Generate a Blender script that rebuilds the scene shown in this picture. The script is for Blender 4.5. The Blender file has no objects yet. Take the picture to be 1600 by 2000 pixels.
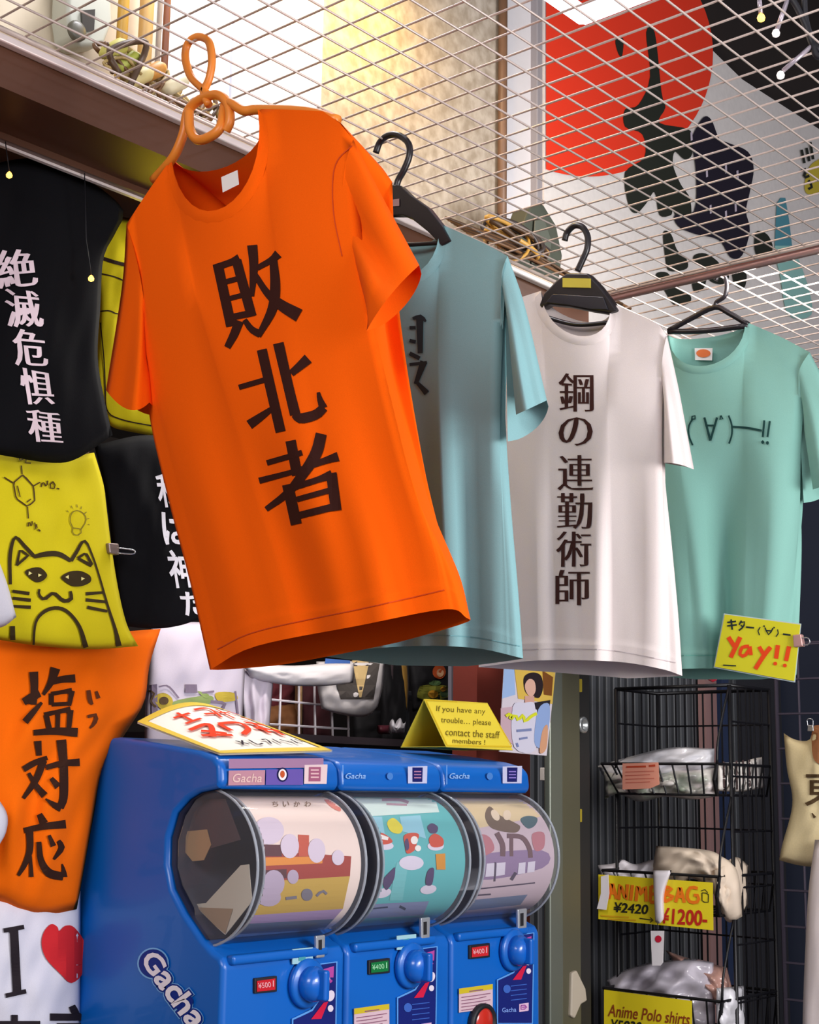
import bpy, bmesh, math, random
import numpy as np
from mathutils import Vector, Matrix
from mathutils.bvhtree import BVHTree
from mathutils.geometry import tessellate_polygon

random.seed(7)
SC = bpy.context.scene
COL = SC.collection

# ------------------------------------------------------------------ camera
EYE = np.array([0.0, 0.0, 1.5])
FPX = 2896.0
PITCH, ROLL, YAW = math.radians(10.536), math.radians(0.926), math.radians(40.778)
FW = np.array([math.cos(YAW)*math.cos(PITCH), math.sin(YAW)*math.cos(PITCH), math.sin(PITCH)])
RT = np.array([math.sin(YAW), -math.cos(YAW), 0.0])
UP = np.cross(RT, FW)
RT, UP = math.cos(ROLL)*RT + math.sin(ROLL)*UP, -math.sin(ROLL)*RT + math.cos(ROLL)*UP
cd = bpy.data.cameras.new('camera')
cam = bpy.data.objects.new('camera', cd)
COL.objects.link(cam)
cd.sensor_fit = 'VERTICAL'
cd.sensor_height = 36.0
cd.lens = FPX/2000.0*36.0
cd.clip_start = 0.05
cam.matrix_world = Matrix(((RT[0], UP[0], -FW[0], EYE[0]), (RT[1], UP[1], -FW[1], EYE[1]), (RT[2], UP[2], -FW[2], EYE[2]), (0, 0, 0, 1)))
SC.camera = cam

# ------------------------------------------------------------------ world, lights, exposure
SC.view_settings.view_transform = 'Standard'
SC.view_settings.look = 'None'
SC.view_settings.gamma = 1.0
SC.view_settings.use_curve_mapping = False
SC.view_settings.exposure = 0.0
SC.cycles.use_denoising = True
SC.cycles.max_bounces = 8
SC.cycles.transparent_max_bounces = 16
SC.cycles.caustics_reflective = False
SC.cycles.caustics_refractive = False
W = bpy.data.worlds.new('world')
SC.world = W
W.use_nodes = True
W.node_tree.nodes['Background'].inputs[0].default_value = (0.62, 0.60, 0.68, 1)
W.node_tree.nodes['Background'].inputs[1].default_value = 0.42


def area(name, loc, target, sx, sy, power, color):
    l = bpy.data.lights.new(name, 'AREA')
    l.shape = 'RECTANGLE'
    l.size, l.size_y = sx, sy
    l.energy = power
    l.color = color
    o = bpy.data.objects.new(name, l)
    o.location = loc
    o.rotation_euler = (Vector(target)-Vector(loc)).to_track_quat('-Z', 'Y').to_euler()
    COL.objects.link(o)
    return o


# unseen key and fill lights stand in for arcade lighting; wall spots behind the grille
area('front_key', (-1.5, 0.2, 2.9), (1.8, 1.5, 1.8), 1.6, 1.0, 57, (1.0, 0.95, 0.92))  # unseen area key for the shirt fronts
area('front_fill', (1.0, -1.6, 2.0), (1.9, 1.7, 1.5), 1.6, 1.2, 40, (0.92, 0.94, 1.0))  # unseen fill for the machine fronts and the shirts at left
area('upper_wall_lamp', (1.60, 1.76, 3.25), (1.72, 2.02, 2.8), 0.3, 0.1, 7.0, (0.95, 0.94, 1.0))
area('warm_wall_lamp', (2.06, 1.80, 3.2), (2.16, 2.02, 2.8), 0.1, 0.1, 4.0, (1.0, 0.58, 0.08))
area('banner_fill', (2.55, 1.2, 2.55), (2.95, 2.0, 2.75), 0.3, 0.2, 6.5, (1.0, 0.97, 0.95))  # added light, brighter on the banner's left side
area('goods_fill', (1.95, 1.82, 2.38), (2.0, 2.3, 1.5), 0.9, 0.1, 9, (1.0, 0.95, 0.9))  # unseen light added under the shutter box to reach the goods' fronts
area('rack_fill', (1.9, -0.5, 1.8), (2.85, 1.6, 1.3), 0.7, 0.5, 31, (1.0, 0.97, 0.95))  # added fill to brighten the rack and its bags

# ------------------------------------------------------------------ photo geometry helpers


def ray(px, py):
    return FW + RT*((px-800)/FPX) - UP*((py-1000)/FPX)


class Plane:
    """vertical plane through P0; heading h (degrees) of its right-hand direction as seen from the front"""
    def __init__(s, P0, h=None, U=None, V=None):
        s.P0 = np.array(P0, float)
        if U is None:
            h = math.radians(h)
            s.U = np.array([math.cos(h), math.sin(h), 0.0]); s.V = np.array([0, 0, 1.0])
            s.N = np.array([math.sin(h), -math.cos(h), 0.0])
        else:
            s.U = np.array(U, float)/np.linalg.norm(U)
            n = np.cross(s.U, np.array(V, float)); s.N = n/np.linalg.norm(n)
            s.V = np.cross(s.N, s.U)

    def hit(s, px, py, d=0.0):
        r = ray(px, py)
        return EYE + r*(((s.P0-EYE)@s.N + d)/(r@s.N))

    def uv(s, px, py, d=0.0):
        p = s.hit(px, py, d)-s.P0
        return np.array([p@s.U, p@s.V])

    def at(s, u, v, d=0.0):
        return s.P0+s.U*u+s.V*v+s.N*d


def YP(y):
    return Plane((0, y, 0), 0)


def XP(x):
    return Plane((x, 0, 0), -90)


class Surf:
    """target made of meshes: a print is laid on the first surface met along the line of sight"""
    def __init__(s, V, F, fb=None, strict=False):
        s.strict = strict
        s.b = BVHTree.FromPolygons([tuple(v) for v in V], F)
        s.fb = fb

    def hit(s, px, py, d=0.0):
        r = ray(px, py); r = r/np.linalg.norm(r)
        h = s.b.ray_cast(Vector(EYE), Vector(r))
        if h[0] is None:
            if s.strict:
                return None
            if s.fb is not None:
                return s.fb.hit(px, py, d)
            h = s.b.find_nearest(Vector(EYE+r*2.2))
            return np.array(h[0])
        return np.array(h[0])-r*d


# ------------------------------------------------------------------ materials
MATS = {}


def lin(h):
    h = h.lstrip('#')
    c = [int(h[i:i+2], 16)/255 for i in (0, 2, 4)]
    return tuple(x/12.92 if x <= .04045 else ((x+.055)/1.055)**2.4 for x in c)+(1.0,)


def mat(name, hexc, rough=0.6, metal=0.0, noise=0.0, scale=40.0, bump=0.0, sheen=0.0, coat=0.0, hex2=None, emis=0.0, stretch=(1, 1, 1)):
    if name in MATS:
        return MATS[name]
    m = bpy.data.materials.new(name)
    m.use_nodes = True
    nt = m.node_tree
    b = nt.nodes['Principled BSDF']
    c = lin(hexc)
    b.inputs['Base Color'].default_value = c
    b.inputs['Roughness'].default_value = rough
    b.inputs['Metallic'].default_value = metal
    b.inputs['Coat Weight'].default_value = coat
    b.inputs['Sheen Weight'].default_value = sheen
    if emis:
        b.inputs['Emission Color'].default_value = c
        b.inputs['Emission Strength'].default_value = emis
    if noise or bump:
        tc = nt.nodes.new('ShaderNodeTexCoord')
        mp = nt.nodes.new('ShaderNodeMapping')
        mp.inputs['Scale'].default_value = stretch
        nt.links.new(tc.outputs['Object'], mp.inputs['Vector'])
        n = nt.nodes.new('ShaderNodeTexNoise')
        n.inputs['Scale'].default_value = scale
        n.inputs['Detail'].default_value = 5
        nt.links.new(mp.outputs[0], n.inputs['Vector'])
        if noise:
            r = nt.nodes.new('ShaderNodeValToRGB')
            c2 = lin(hex2) if hex2 else tuple(x*(1-noise) for x in c[:3])+(1,)
            r.color_ramp.elements[0].color = c2
            r.color_ramp.elements[1].color = c
            r.color_ramp.elements[0].position = .35
            r.color_ramp.elements[1].position = .65
            nt.links.new(n.outputs['Fac'], r.inputs[0])
            nt.links.new(r.outputs[0], b.inputs['Base Color'])
        if bump:
            bp = nt.nodes.new('ShaderNodeBump')
            bp.inputs['Strength'].default_value = bump
            bp.inputs['Distance'].default_value = .002
            nt.links.new(n.outputs['Fac'], bp.inputs['Height'])
            nt.links.new(bp.outputs[0], b.inputs['Normal'])
    MATS[name] = m
    return m


def cloth(name, hexc):
    m = mat(name, hexc, rough=.95, noise=.05, scale=900, bump=.12)
    m.node_tree.nodes['Principled BSDF'].inputs['Specular IOR Level'].default_value = .15
    return m


def ink(hexc, rough=.8):
    m = mat('ink_'+hexc, hexc, rough=rough)
    m.node_tree.nodes['Principled BSDF'].inputs['Specular IOR Level'].default_value = .2
    return m


def clear_mat(name, tint=(1, 1, 1, 1), gloss=.12):
    m = bpy.data.materials.new(name)
    m.use_nodes = True
    nt = m.node_tree
    nt.nodes.remove(nt.nodes['Principled BSDF'])
    out = nt.nodes['Material Output']
    t = nt.nodes.new('ShaderNodeBsdfTransparent'); t.inputs[0].default_value = tint
    g = nt.nodes.new('ShaderNodeBsdfGlossy'); g.inputs['Roughness'].default_value = .06
    lw = nt.nodes.new('ShaderNodeLayerWeight'); lw.inputs[0].default_value = gloss
    mx = nt.nodes.new('ShaderNodeMixShader')
    nt.links.new(lw.outputs['Fresnel'], mx.inputs[0])
    nt.links.new(t.outputs[0], mx.inputs[1]); nt.links.new(g.outputs[0], mx.inputs[2])
    nt.links.new(mx.outputs[0], out.inputs[0])
    MATS[name] = m
    return m


# ------------------------------------------------------------------ object helpers
ORG = {}


def tag(o, label=None, cat=None, group=None, kind=None):
    if label: o['label'] = label
    if cat: o['category'] = cat
    if group: o['group'] = group
    if kind: o['kind'] = kind
    return o


def thing(name, label, cat, loc, group=None):
    o = bpy.data.objects.new(name, None)
    o.empty_display_size = .05
    COL.objects.link(o)
    o.location = tuple(loc)
    ORG[o.name] = np.array(loc, float)
    return tag(o, label, cat, group)


def mk(name, V, F, m, parent=None, label=None, cat=None, group=None, kind=None, smooth=False, bevel=0.0, weld=False):
    """world-space vertices -> one mesh object under parent (or top level with its origin at its base)"""
    V = np.array(V, float)
    if parent is None:
        org = np.array([(V[:, 0].min()+V[:, 0].max())/2, (V[:, 1].min()+V[:, 1].max())/2, V[:, 2].min()])
    else:
        org = ORG[parent.name]
    me = bpy.data.meshes.new(name)
    me.from_pydata([tuple(v) for v in V-org], [], F)
    if weld:
        bm = bmesh.new(); bm.from_mesh(me)
        bmesh.ops.remove_doubles(bm, verts=bm.verts, dist=1e-5)
        bm.to_mesh(me); bm.free()
    me.materials.append(m)
    if smooth:
        me.shade_smooth()
    o = bpy.data.objects.new(name, me)
    COL.objects.link(o)
    if parent is None:
        o.location = tuple(org)
        ORG[o.name] = org
    else:
        o.parent = parent
        ORG[o.name] = org
    if bevel:
        b = o.modifiers.new('bevel', 'BEVEL'); b.width = bevel; b.segments = 3; b.limit_method = 'ANGLE'; b.angle_limit = math.radians(35)
        o.modifiers.new('wn', 'WEIGHTED_NORMAL')
        me.shade_smooth()
    return tag(o, label, cat, group, kind)


def box(x0, x1, y0, y1, z0, z1):
    V = [(x, y, z) for z in (z0, z1) for y in (y0, y1) for x in (x0, x1)]
    F = [(0, 2, 3, 1), (4, 5, 7, 6), (0, 1, 5, 4), (2, 6, 7, 3), (0, 4, 6, 2), (1, 3, 7, 5)]
    return V, F


def join(*vf):
    V, F = [], []
    for v, f in vf:
        n = len(V); V += [tuple(p) for p in v]; F += [tuple(i+n for i in q) for q in f]
    return V, F


def grid_faces(n, m, off=0, flip=False):
    F = []
    for i in range(n-1):
        for j in range(m-1):
            a = off+i*m+j
            q = (a, a+1, a+m+1, a+m)
            F.append(q[::-1] if flip else q)
    return F


def tube(pts, r, n=8, closed=False, taper=None):
    P = [np.array(p, float) for p in pts]
    V, F = [], []
    k = len(P)
    ref = None
    for i, p in enumerate(P):
        if closed:
            t = P[(i+1) % k]-P[i-1]
        else:
            t = P[min(i+1, k-1)]-P[max(i-1, 0)]
        t = t/(np.linalg.norm(t)+1e-12)
        if ref is None:
            ref = np.array([0, 0, 1.0]) if abs(t[2]) < .9 else np.array([1.0, 0, 0])
        a = np.cross(t, ref); a /= np.linalg.norm(a)+1e-12
        b = np.cross(t, a)
        ref = np.cross(a, t)
        rr = r*(taper[i] if taper else 1)
        for j in range(n):
            w = 2*math.pi*j/n
            V.append(p+rr*(math.cos(w)*a+math.sin(w)*b))
    m = k if closed else k-1
    for i in range(m):
        for j in range(n):
            a0 = i*n+j; a1 = i*n+(j+1) % n
            b0 = ((i+1) % k)*n+j; b1 = ((i+1) % k)*n+(j+1) % n
            F.append((a0, a1, b1, b0))
    if not closed:
        F.append(tuple(range(n))[::-1]); F.append(tuple(range((k-1)*n, k*n)))
    return V, F


def spline(pts, n=6, closed=False):
    """Catmull-Rom through the points"""
    P = [np.array(p, float) for p in pts]
    k = len(P); out = []
    for i in range(k if closed else k-1):
        p0 = P[i-1] if (i > 0 or closed) else 2*P[0]-P[1]
        p1 = P[i]; p2 = P[(i+1) % k]
        p3 = P[(i+2) % k] if (i+2 < k or closed) else 2*P[-1]-P[-2]
        for j in range(n):
            t = j/n
            out.append(.5*((2*p1)+(p2-p0)*t+(2*p0-5*p1+4*p2-p3)*t*t+(3*p1-p0-3*p2+p3)*t**3))
    if not closed:
        out.append(P[-1])
    return out


def resample(pts, n):
    P = np.array(pts, float)
    L = np.concatenate([[0], np.cumsum(np.linalg.norm(np.diff(P, axis=0), axis=1))])
    q = np.linspace(0, L[-1], n)
    return np.stack([np.interp(q, L, P[:, i]) for i in range(P.shape[1])], -1)


def curve(pts, n):
    return resample(spline(pts, 8), n)


def lathe(prof, c, axis, n=24):
    """prof: list of (radius, height along axis)"""
    ax = np.array(axis, float); ax /= np.linalg.norm(ax)
    a = np.cross(ax, [0, 0, 1.0] if abs(ax[2]) < .9 else [1.0, 0, 0]); a /= np.linalg.norm(a)
    b = np.cross(ax, a); c = np.array(c, float)
    V, F = [], []
    for r, h in prof:
        for j in range(n):
            w = 2*math.pi*j/n
            V.append(c+ax*h+r*(math.cos(w)*a+math.sin(w)*b))
    for i in range(len(prof)-1):
        for j in range(n):
            F.append((i*n+j, i*n+(j+1) % n, (i+1)*n+(j+1) % n, (i+1)*n+j))
    F.append(tuple(range(n))[::-1]); F.append(tuple(range((len(prof)-1)*n, len(prof)*n)))
    return V, F


def poly_tris(P):
    return [tuple(t) for t in tessellate_polygon([[Vector((p[0], p[1], 0)) for p in P]])]


def slab(pl, pts, th, d0=0.0):
    """flat plate with the outline pts (photo pixels) lying on plane pl, thickness th"""
    n = len(pts)
    UV = [pl.uv(*p, d0) for p in pts]
    V = [pl.at(u[0], u[1], d0) for u in UV]+[pl.at(u[0], u[1], d0-th) for u in UV]
    T = poly_tris(UV)
    a = sum(UV[i][0]*UV[(i+1) % n][1]-UV[(i+1) % n][0]*UV[i][1] for i in range(n))
    F = []
    for t in T:
        s = (UV[t[1]][0]-UV[t[0]][0])*(UV[t[2]][1]-UV[t[0]][1])-(UV[t[2]][0]-UV[t[0]][0])*(UV[t[1]][1]-UV[t[0]][1])
        t = t if s > 0 else t[::-1]
        F.append(t); F.append(tuple(i+n for i in t[::-1]))
    for i in range(n):
        j = (i+1) % n
        F.append((i, i+n, j+n, j) if a > 0 else (j, j+n, i+n, i))
    return V, F


# ------------------------------------------------------------------ flat prints (2-D shapes in photo pixels laid on a surface)
GL = {}


def glyph(text, wx=0.0, wy=0.0):
    """outline of built-in lettering, normalised to its bounding box, strokes thickened by wx / wy (em)"""
    key = (text, wx, wy)
    if key in GL:
        return GL[key]
    c = bpy.data.curves.new('lettering', 'FONT')
    c.body = text
    c.resolution_u = 3
    o = bpy.data.objects.new('lettering', c)
    COL.objects.link(o)
    bpy.context.view_layer.update()
    me = bpy.data.meshes.new_from_object(o.evaluated_get(bpy.context.evaluated_depsgraph_get()))
    bpy.data.objects.remove(o); bpy.data.curves.remove(c)
    bm = bmesh.new(); bm.from_mesh(me); bpy.data.meshes.remove(me)
    bmesh.ops.remove_doubles(bm, verts=bm.verts, dist=1e-4)
    if wx or wy:
        nv = {}
        for e in bm.edges:
            if len(e.link_faces) == 1:
                f = e.link_faces[0]
                d = e.verts[1].co-e.verts[0].co
                n = Vector((d.y, -d.x, 0))
                if n.length < 1e-9: continue
                n.normalize()
                mid = (e.verts[0].co+e.verts[1].co)/2
                if n.dot(f.calc_center_median()-mid) > 0: n = -n
                for v in e.verts:
                    nv.setdefault(v, []).append(n)
        for v, ns in nv.items():
            n = Vector((0, 0, 0))
            for q in ns: n += q
            if n.length > 1e-6:
                n.normalize()
                v.co.x += n.x*wx; v.co.y += n.y*wy
    V = np.array([v.co[:2] for v in bm.verts])
    bm.verts.index_update()
    F = [tuple(v.index for v in f.verts) for f in bm.faces]
    bm.free()
    lo, hi = V.min(0), V.max(0)
    V = (V-lo)/np.maximum(hi-lo, 1e-6)
    GL[key] = (V, F)
    return GL[key]


def on_quad(vf, quad):
    """quad in pixels: top-left, top-right, bottom-right, bottom-left"""
    V, F = vf
    tl, tr, br, bl = [np.array(q, float) for q in quad]
    x = V[:, :1]; y = V[:, 1:2]
    return (1-x)*(1-y)*bl+x*(1-y)*br+x*y*tr+(1-x)*y*tl, F


def word(text, x, y, w, h, ang=0.0, slant=0.0, wx=0.012, wy=0.012):
    """text with its lower-left corner at (x, y), width w, height h, rising ang degrees"""
    a = math.radians(ang)
    e = np.array([math.cos(a), -math.sin(a)]); u = np.array([-math.sin(a), -math.cos(a)])+slant*np.array([math.cos(a), -math.sin(a)])
    bl = np.array([x, y], float)
    return on_quad(glyph(text, wx, wy), (bl+u*h, bl+e*w+u*h, bl+e*w, bl))


def stroke(pts, w, step=7.0, smooth=True):
    """brush stroke: polyline with width(s)"""
    if not isinstance(w, (list, tuple)): w = [w]*len(pts)
    if len(w) != len(pts): w = list(np.interp(np.linspace(0, 1, len(pts)), np.linspace(0, 1, len(w)), w))
    P = [(p[0], p[1], q) for p, q in zip(pts, w)]
    if smooth and len(P) > 2: P = spline(P, 6)
    P = np.array(P, float)
    L = np.linalg.norm(np.diff(P[:, :2], axis=0), axis=1).sum()
    P = resample(P, max(3, int(L/step)+1)) if len(P) > 2 or L > step*2 else P
    V, F = [], []
    for i in range(len(P)):
        t = P[min(i+1, len(P)-1), :2]-P[max(i-1, 0), :2]
        t = t/(np.linalg.norm(t)+1e-9); n = np.array([-t[1], t[0]])
        V.append(P[i, :2]+n*P[i, 2]/2); V.append(P[i, :2]-n*P[i, 2]/2)
    for i in range(len(P)-1):
        F.append((2*i, 2*i+1, 2*i+3, 2*i+2))
    return np.array(V), F


def blob(pts, smooth=True):
    P = np.array(spline(pts, 4, closed=True) if smooth else pts, float)
    return P, poly_tris(P)


def ell(cx, cy, rx, ry, n=20, rot=0.0):
    a = math.radians(rot)
    P = np.array([(cx+rx*math.cos(t)*math.cos(a)-ry*math.sin(t)*math.sin(a), cy+rx*math.cos(t)*math.sin(a)+ry*math.sin(t)*math.cos(a)) for t in np.linspace(0, 2*math.pi, n, endpoint=False)])
    return P, [tuple(range(n))]


def rect(x0, y0, x1, y1):
    return np.array([(x0, y0), (x1, y0), (x1, y1), (x0, y1)], float), [(0, 1, 2, 3)]


def quadp(*pts):
    return np.array(pts, float), [tuple(range(len(pts)))]


def off(shape, dx=0, dy=0, s=1.0, ox=0, oy=0):
    """shape drawn in a magnified crop -> photo pixels"""
    V, F = shape
    return np.array(V)*s+np.array([ox+dx, oy+dy]), F


def decal(name, shapes, m, tgt, parent, eps=.002, cut=0.0, label=None):
    """lay the 2-D shapes on the target surface as a thin print"""
    if isinstance(shapes, tuple): shapes = [shapes]
    if not cut and isinstance(tgt, Surf): cut = 12
    V2, F = [], []
    for si, (v, f) in enumerate(shapes):
        n = len(V2); V2 += [(p[0], p[1], si*.00004) for p in v]; F += [tuple(i+n for i in q) for q in f]
    if cut:
        bm = bmesh.new()
        bv = [bm.verts.new((p[0], p[1], p[2])) for p in V2]
        for q in F:
            try: bm.faces.new([bv[i] for i in q])
            except ValueError: pass
        A = np.array(V2)[:, :2]; lo, hi = A.min(0), A.max(0)
        for ax in (0, 1):
            x = lo[ax]+cut
            while x < hi[ax]:
                no = Vector((1, 0, 0)) if ax == 0 else Vector((0, 1, 0))
                bmesh.ops.bisect_plane(bm, geom=bm.verts[:]+bm.edges[:]+bm.faces[:], plane_co=no*x, plane_no=no)
                x += cut
        bm.verts.index_update()
        V2 = [tuple(v.co[:3]) for v in bm.verts]; F = [tuple(v.index for v in f.verts) for f in bm.faces]
        bm.free()
    V = [tgt.hit(p[0], p[1], eps+p[2]) for p in V2]
    bad = {i for i, v in enumerate(V) if v is None}
    if bad:
        F = [f for f in F if not bad & set(f)]
        keep = sorted({i for f in F for i in f}); ix = {j: i for i, j in enumerate(keep)}
        V = [V[j] for j in keep]; F = [tuple(ix[i] for i in f) for f in F]
        if not F: return None
    return mk(name, V, F, m, parent, label=label)


# ------------------------------------------------------------------ garments
def coons(T, B, L, R):
    """pixel grid [rows t][cols s] from four boundary polylines (T,B: n points; L,R: m points)"""
    T, B, L, R = [np.array(a, float) for a in (T, B, L, R)]
    n, m = len(T), len(L)
    s = np.linspace(0, 1, n)[None, :, None]; t = np.linspace(0, 1, m)[:, None, None]
    return (1-t)*T[None]+t*B[None]+(1-s)*L[:, None]+s*R[:, None]-((1-s)*(1-t)*T[0]+s*(1-t)*T[-1]+(1-s)*t*B[0]+s*t*B[-1])


def puff(name, m, pl, L, R, T=None, B=None, th=.03, back=.012, ns=30, nt=30, folds=(), noise=0.0, parent=None, pw=.4, seed=0, **kw):
    """folded or hanging cloth: outline from photo pixels, swelling to thickness th in front of the plane"""
    Lp = curve(L, nt) if len(L) > 2 else resample(L, nt)
    Rp = curve(R, nt) if len(R) > 2 else resample(R, nt)
    Tp = curve([L[0]]+list(T or [])+[R[0]], ns) if T else resample([L[0], R[0]], ns)
    Bp = curve([L[-1]]+list(B or [])+[R[-1]], ns) if B else resample([L[-1], R[-1]], ns)
    G = coons(Tp, Bp, Lp, Rp)
    rs = np.random.RandomState(seed)
    ph = rs.rand(12)*6.28
    V = []
    for j in range(nt):
        for i in range(ns):
            s, t = i/(ns-1), j/(nt-1)
            e = (max(0, 4*s*(1-s))**pw)*(max(0, 4*t*(1-t))**pw)
            d = th*e
            for (a, k, sl, p) in folds:
                d += a*e*math.sin(2*math.pi*(k*s+sl*t)+p)
            if noise:
                q = math.sin(9*s+7*t+ph[0])+math.sin(17*s-11*t+ph[1])+.7*math.sin(23*t+5*s+ph[2])+.6*math.sin(31*s+19*t+ph[3])
                d += noise*e*q/2
                if noise > .0075: d += noise*.6*e*(abs(math.sin(6*s+9*t+ph[4]+2*math.sin(5*s+ph[6])))+.6*abs(math.sin(11*s-7*t+ph[5]+2*math.sin(6*t+3*s)))-1)
            V.append(pl.hit(G[j, i, 0], G[j, i, 1], d))
    n0 = len(V)
    for j in range(nt):
        for i in range(ns):
            s, t = i/(ns-1), j/(nt-1)
            e = (max(0, 4*s*(1-s))**pw)*(max(0, 4*t*(1-t))**pw)
            V.append(pl.hit(G[j, i, 0], G[j, i, 1], 0)-pl.N*back*e)
    F = grid_faces(nt, ns, 0, True)+grid_faces(nt, ns, n0)
    o = mk(name, V, F, m, parent, smooth=True, weld=True, **kw)
    return o, Surf(V[:n0], grid_faces(nt, ns), pl)


def sm(x):
    x = min(1, max(0, x)); return x*x*(3-2*x)


def tshirt(name, label, m, pl, K, th=.045, thb=.03, folds=(), group=None, peak=.5, mrib=None, sleeves='LR', hang=None):
    """T-shirt hanging in plane pl; K holds seam points read off the photograph"""
    P = lambda k: np.array(K[k], float)
    base = pl.hit(*((P('HL')+P('HR'))/2))
    root = thing(name, label, 't-shirt', base, group)
    nA, nS, nN = 12, 6, 17

    def arm(side):
        a, s = P('A'+side), P('S'+side)
        c = (a+s)/2+np.array(K.get('in'+side, (12 if side == 'L' else -12, 6)), float)
        return [np.array((1-q)**2*s+2*q*(1-q)*c+q*q*a) for q in np.linspace(0, 1, nA)]   # shoulder tip -> armpit
    aL, aR = arm('L'), arm('R')

    def neck(low):
        a, b = P('NL'), P('NR'); mid = (a+b)/2
        return [mid+(a-mid)*math.cos(w)+(np.array(low, float)-mid)*math.sin(w)**.9 for w in np.linspace(0, math.pi, nN)]
    def top(low):
        sL = resample([P('SL')]+[np.array(p, float) for p in K.get('shL', [])]+[P('NL')], nS)
        sR = resample([P('NR')]+[np.array(p, float) for p in K.get('shR', [])]+[P('SR')], nS)
        return aL[::-1]+list(sL[1:])+neck(low)[1:]+list(sR[1:])+aR[1:]
    Tf, Tb = np.array(top(K['NB'])), np.array(top(K['NK']))
    n = len(Tf)
    iSL, iNL, iNR, iSR = nA-1, nA+nS-2, nA+nS+nN-3, nA+2*nS+nN-4
    # share of the width taken by each stretch of the top edge
    key = [0, iSL, iNL, iNR, iSR, n-1]; val = K.get('share', [0, .10, .34, .66, .90, 1])
    S = np.interp(np.arange(n), key, val)
    nt = 44
    tt = np.concatenate([np.linspace(0, .93, nt-6), [.944, .95, .956, .97, .985, 1.0]])
    Lc = resample(curve([P('AL')]+[np.array(p, float) for p in K.get('LS', [])]+[P('HL')], 60), 200)
    Rc = resample(curve([P('AR')]+[np.array(p, float) for p in K.get('RS', [])]+[P('HR')], 60), 200)
    Hc = curve([P('HL')]+[np.array(p, float) for p in K.get('hem', [])]+[P('HR')], 200) if K.get('hem') else resample([P('HL'), P('HR')], 200)

    def pix(Tp, hemc):
        G = np.zeros((len(tt), n, 2))
        for j, t in enumerate(tt):
            l = Lc[int(round(t*199))]; r = Rc[int(round(t*199))]
            for i in range(n):
                s = S[i]; h = hemc[int(round(s*199))]
                G[j, i] = (1-t)*Tp[i]+t*h+(1-s)*l+s*r-((1-s)*(1-t)*Tp[0]+s*(1-t)*Tp[-1]+(1-s)*t*hemc[0]+s*t*hemc[-1])
        return G

    def prof(s):
        if peak == .5: q = s
        else: q = s**(math.log(.5)/math.log(peak))
        return max(0, math.sin(math.pi*q))**.75

    def dtop(i, back):
        if i <= iSL: return (.012 if not back else .010)*math.sin(math.pi*i/iSL)
        if i >= iSR: return (.012 if not back else K.get('armb', .010))*math.sin(math.pi*(i-iSR)/(n-1-iSR))
        if iNL <= i <= iNR: return (.028 if not back else .022)*math.sin(math.pi*(i-iNL)/(iNR-iNL))
        return .004
    Gf = pix(Tf, Hc)
    Gb = pix(Tb, resample([P('HL')]+[np.array(p, float) for p in K.get('hemb', [])]+[P('HR')], 200))
    V = []
    for j, t in enumerate(tt):
        for i in range(n):
            s = S[i]; e = prof(s)
            k = sm(t/.30)
            d = dtop(i, False)*(1-k)+th*e*k*(.75+.25*t)
            for (a, f, sl, p, t0) in folds:
                d += a*e*sm((t-t0)/.5)*math.sin(2*math.pi*(f*s+sl*t)+p)
            if t > .947: d += .0022*e
            V.append(pl.hit(Gf[j, i, 0], Gf[j, i, 1], d))
    nf = len(V)
    for j, t in enumerate(tt):
        for i in range(n):
            s = S[i]; bx, bk_, bf = K.get('bk', (.6, .22, .45)); e = max(0, math.sin(math.pi*s))**bx
            k = sm(t/bk_)
            d = dtop(i, True)*(1-k)+thb*e*k*(1-bf*t)
            u = pl.uv(Gb[j, i, 0], Gb[j, i, 1])
            V.append(pl.at(u[0], u[1], -d))
    Ff = grid_faces(len(tt), n, 0, True)
    body = mk('body', V, Ff+grid_faces(len(tt), n, nf), m, root, smooth=True, weld=True)
    allV, allF = list(V), Ff+grid_faces(len(tt), n, nf)
    # sleeves
    for side, a in (('L', aL), ('R', aR)):
        if side not in sleeves: continue
        HO, HI = P('HO'+side), P('HI'+side)
        sag = np.array(K.get('sag'+side, (0, 8)), float)
        hm = [(1-q)*HO+q*HI+sag*4*q*(1-q) for q in np.linspace(0, 1, nA)]
        nr = 14
        o_in = K.get('soff'+side, .0)
        mid = [np.array(p, float) for p in K.get('SO'+side, [])]
        oc = resample([P('S'+side)]+mid+[HO], 60) if not mid else curve([P('S'+side)]+mid+[HO], 60)
        ic = resample([P('A'+side), HI], 60)
        V = []
        for back in (0, 1):
            for jr in range(nr):
                rr = jr/(nr-1)
                for iq in range(nA):
                    q = iq/(nA-1)
                    p = (1-rr)*a[iq]+rr*hm[iq]+(1-q)*oc[int(round(rr*59))]+q*ic[int(round(rr*59))]-((1-q)*((1-rr)*a[0]+rr*hm[0])+q*((1-rr)*a[-1]+rr*hm[-1]))
                    w = math.sin(math.pi*q)
                    ofs = o_in*sm(rr/.7)*q
                    if not back:
                        d = ofs+.012*w*(1-rr)+K.get('st'+side, .035)*(w**.6)*rr
                        if rr > .9: d += .0015*w
                        ca_ = K.get('crease'+side)
                        if ca_: d -= ca_[0]*math.exp(-((q-ca_[1])/ca_[2])**2)*math.sin(math.pi*min(1, rr*.95+.05))
                        d += K.get('sf', .009)*math.sin(q*9+2+K.get('sp'+side, 0))*w*rr
                        V.append(pl.hit(p[0], p[1], d))
                    else:
                        d = ofs-(.010*w*(1-rr)+.030*(w**.6)*rr)
                        bs = K.get('bs'+side, (0, 0))
                        u = pl.uv(p[0]+bs[0]*q*rr, p[1]+bs[1]*q*rr, ofs)
                        V.append(pl.at(u[0], u[1], d))
        F = grid_faces(nr, nA, 0, side == 'R')+grid_faces(nr, nA, nr*nA, side == 'L')
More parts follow.
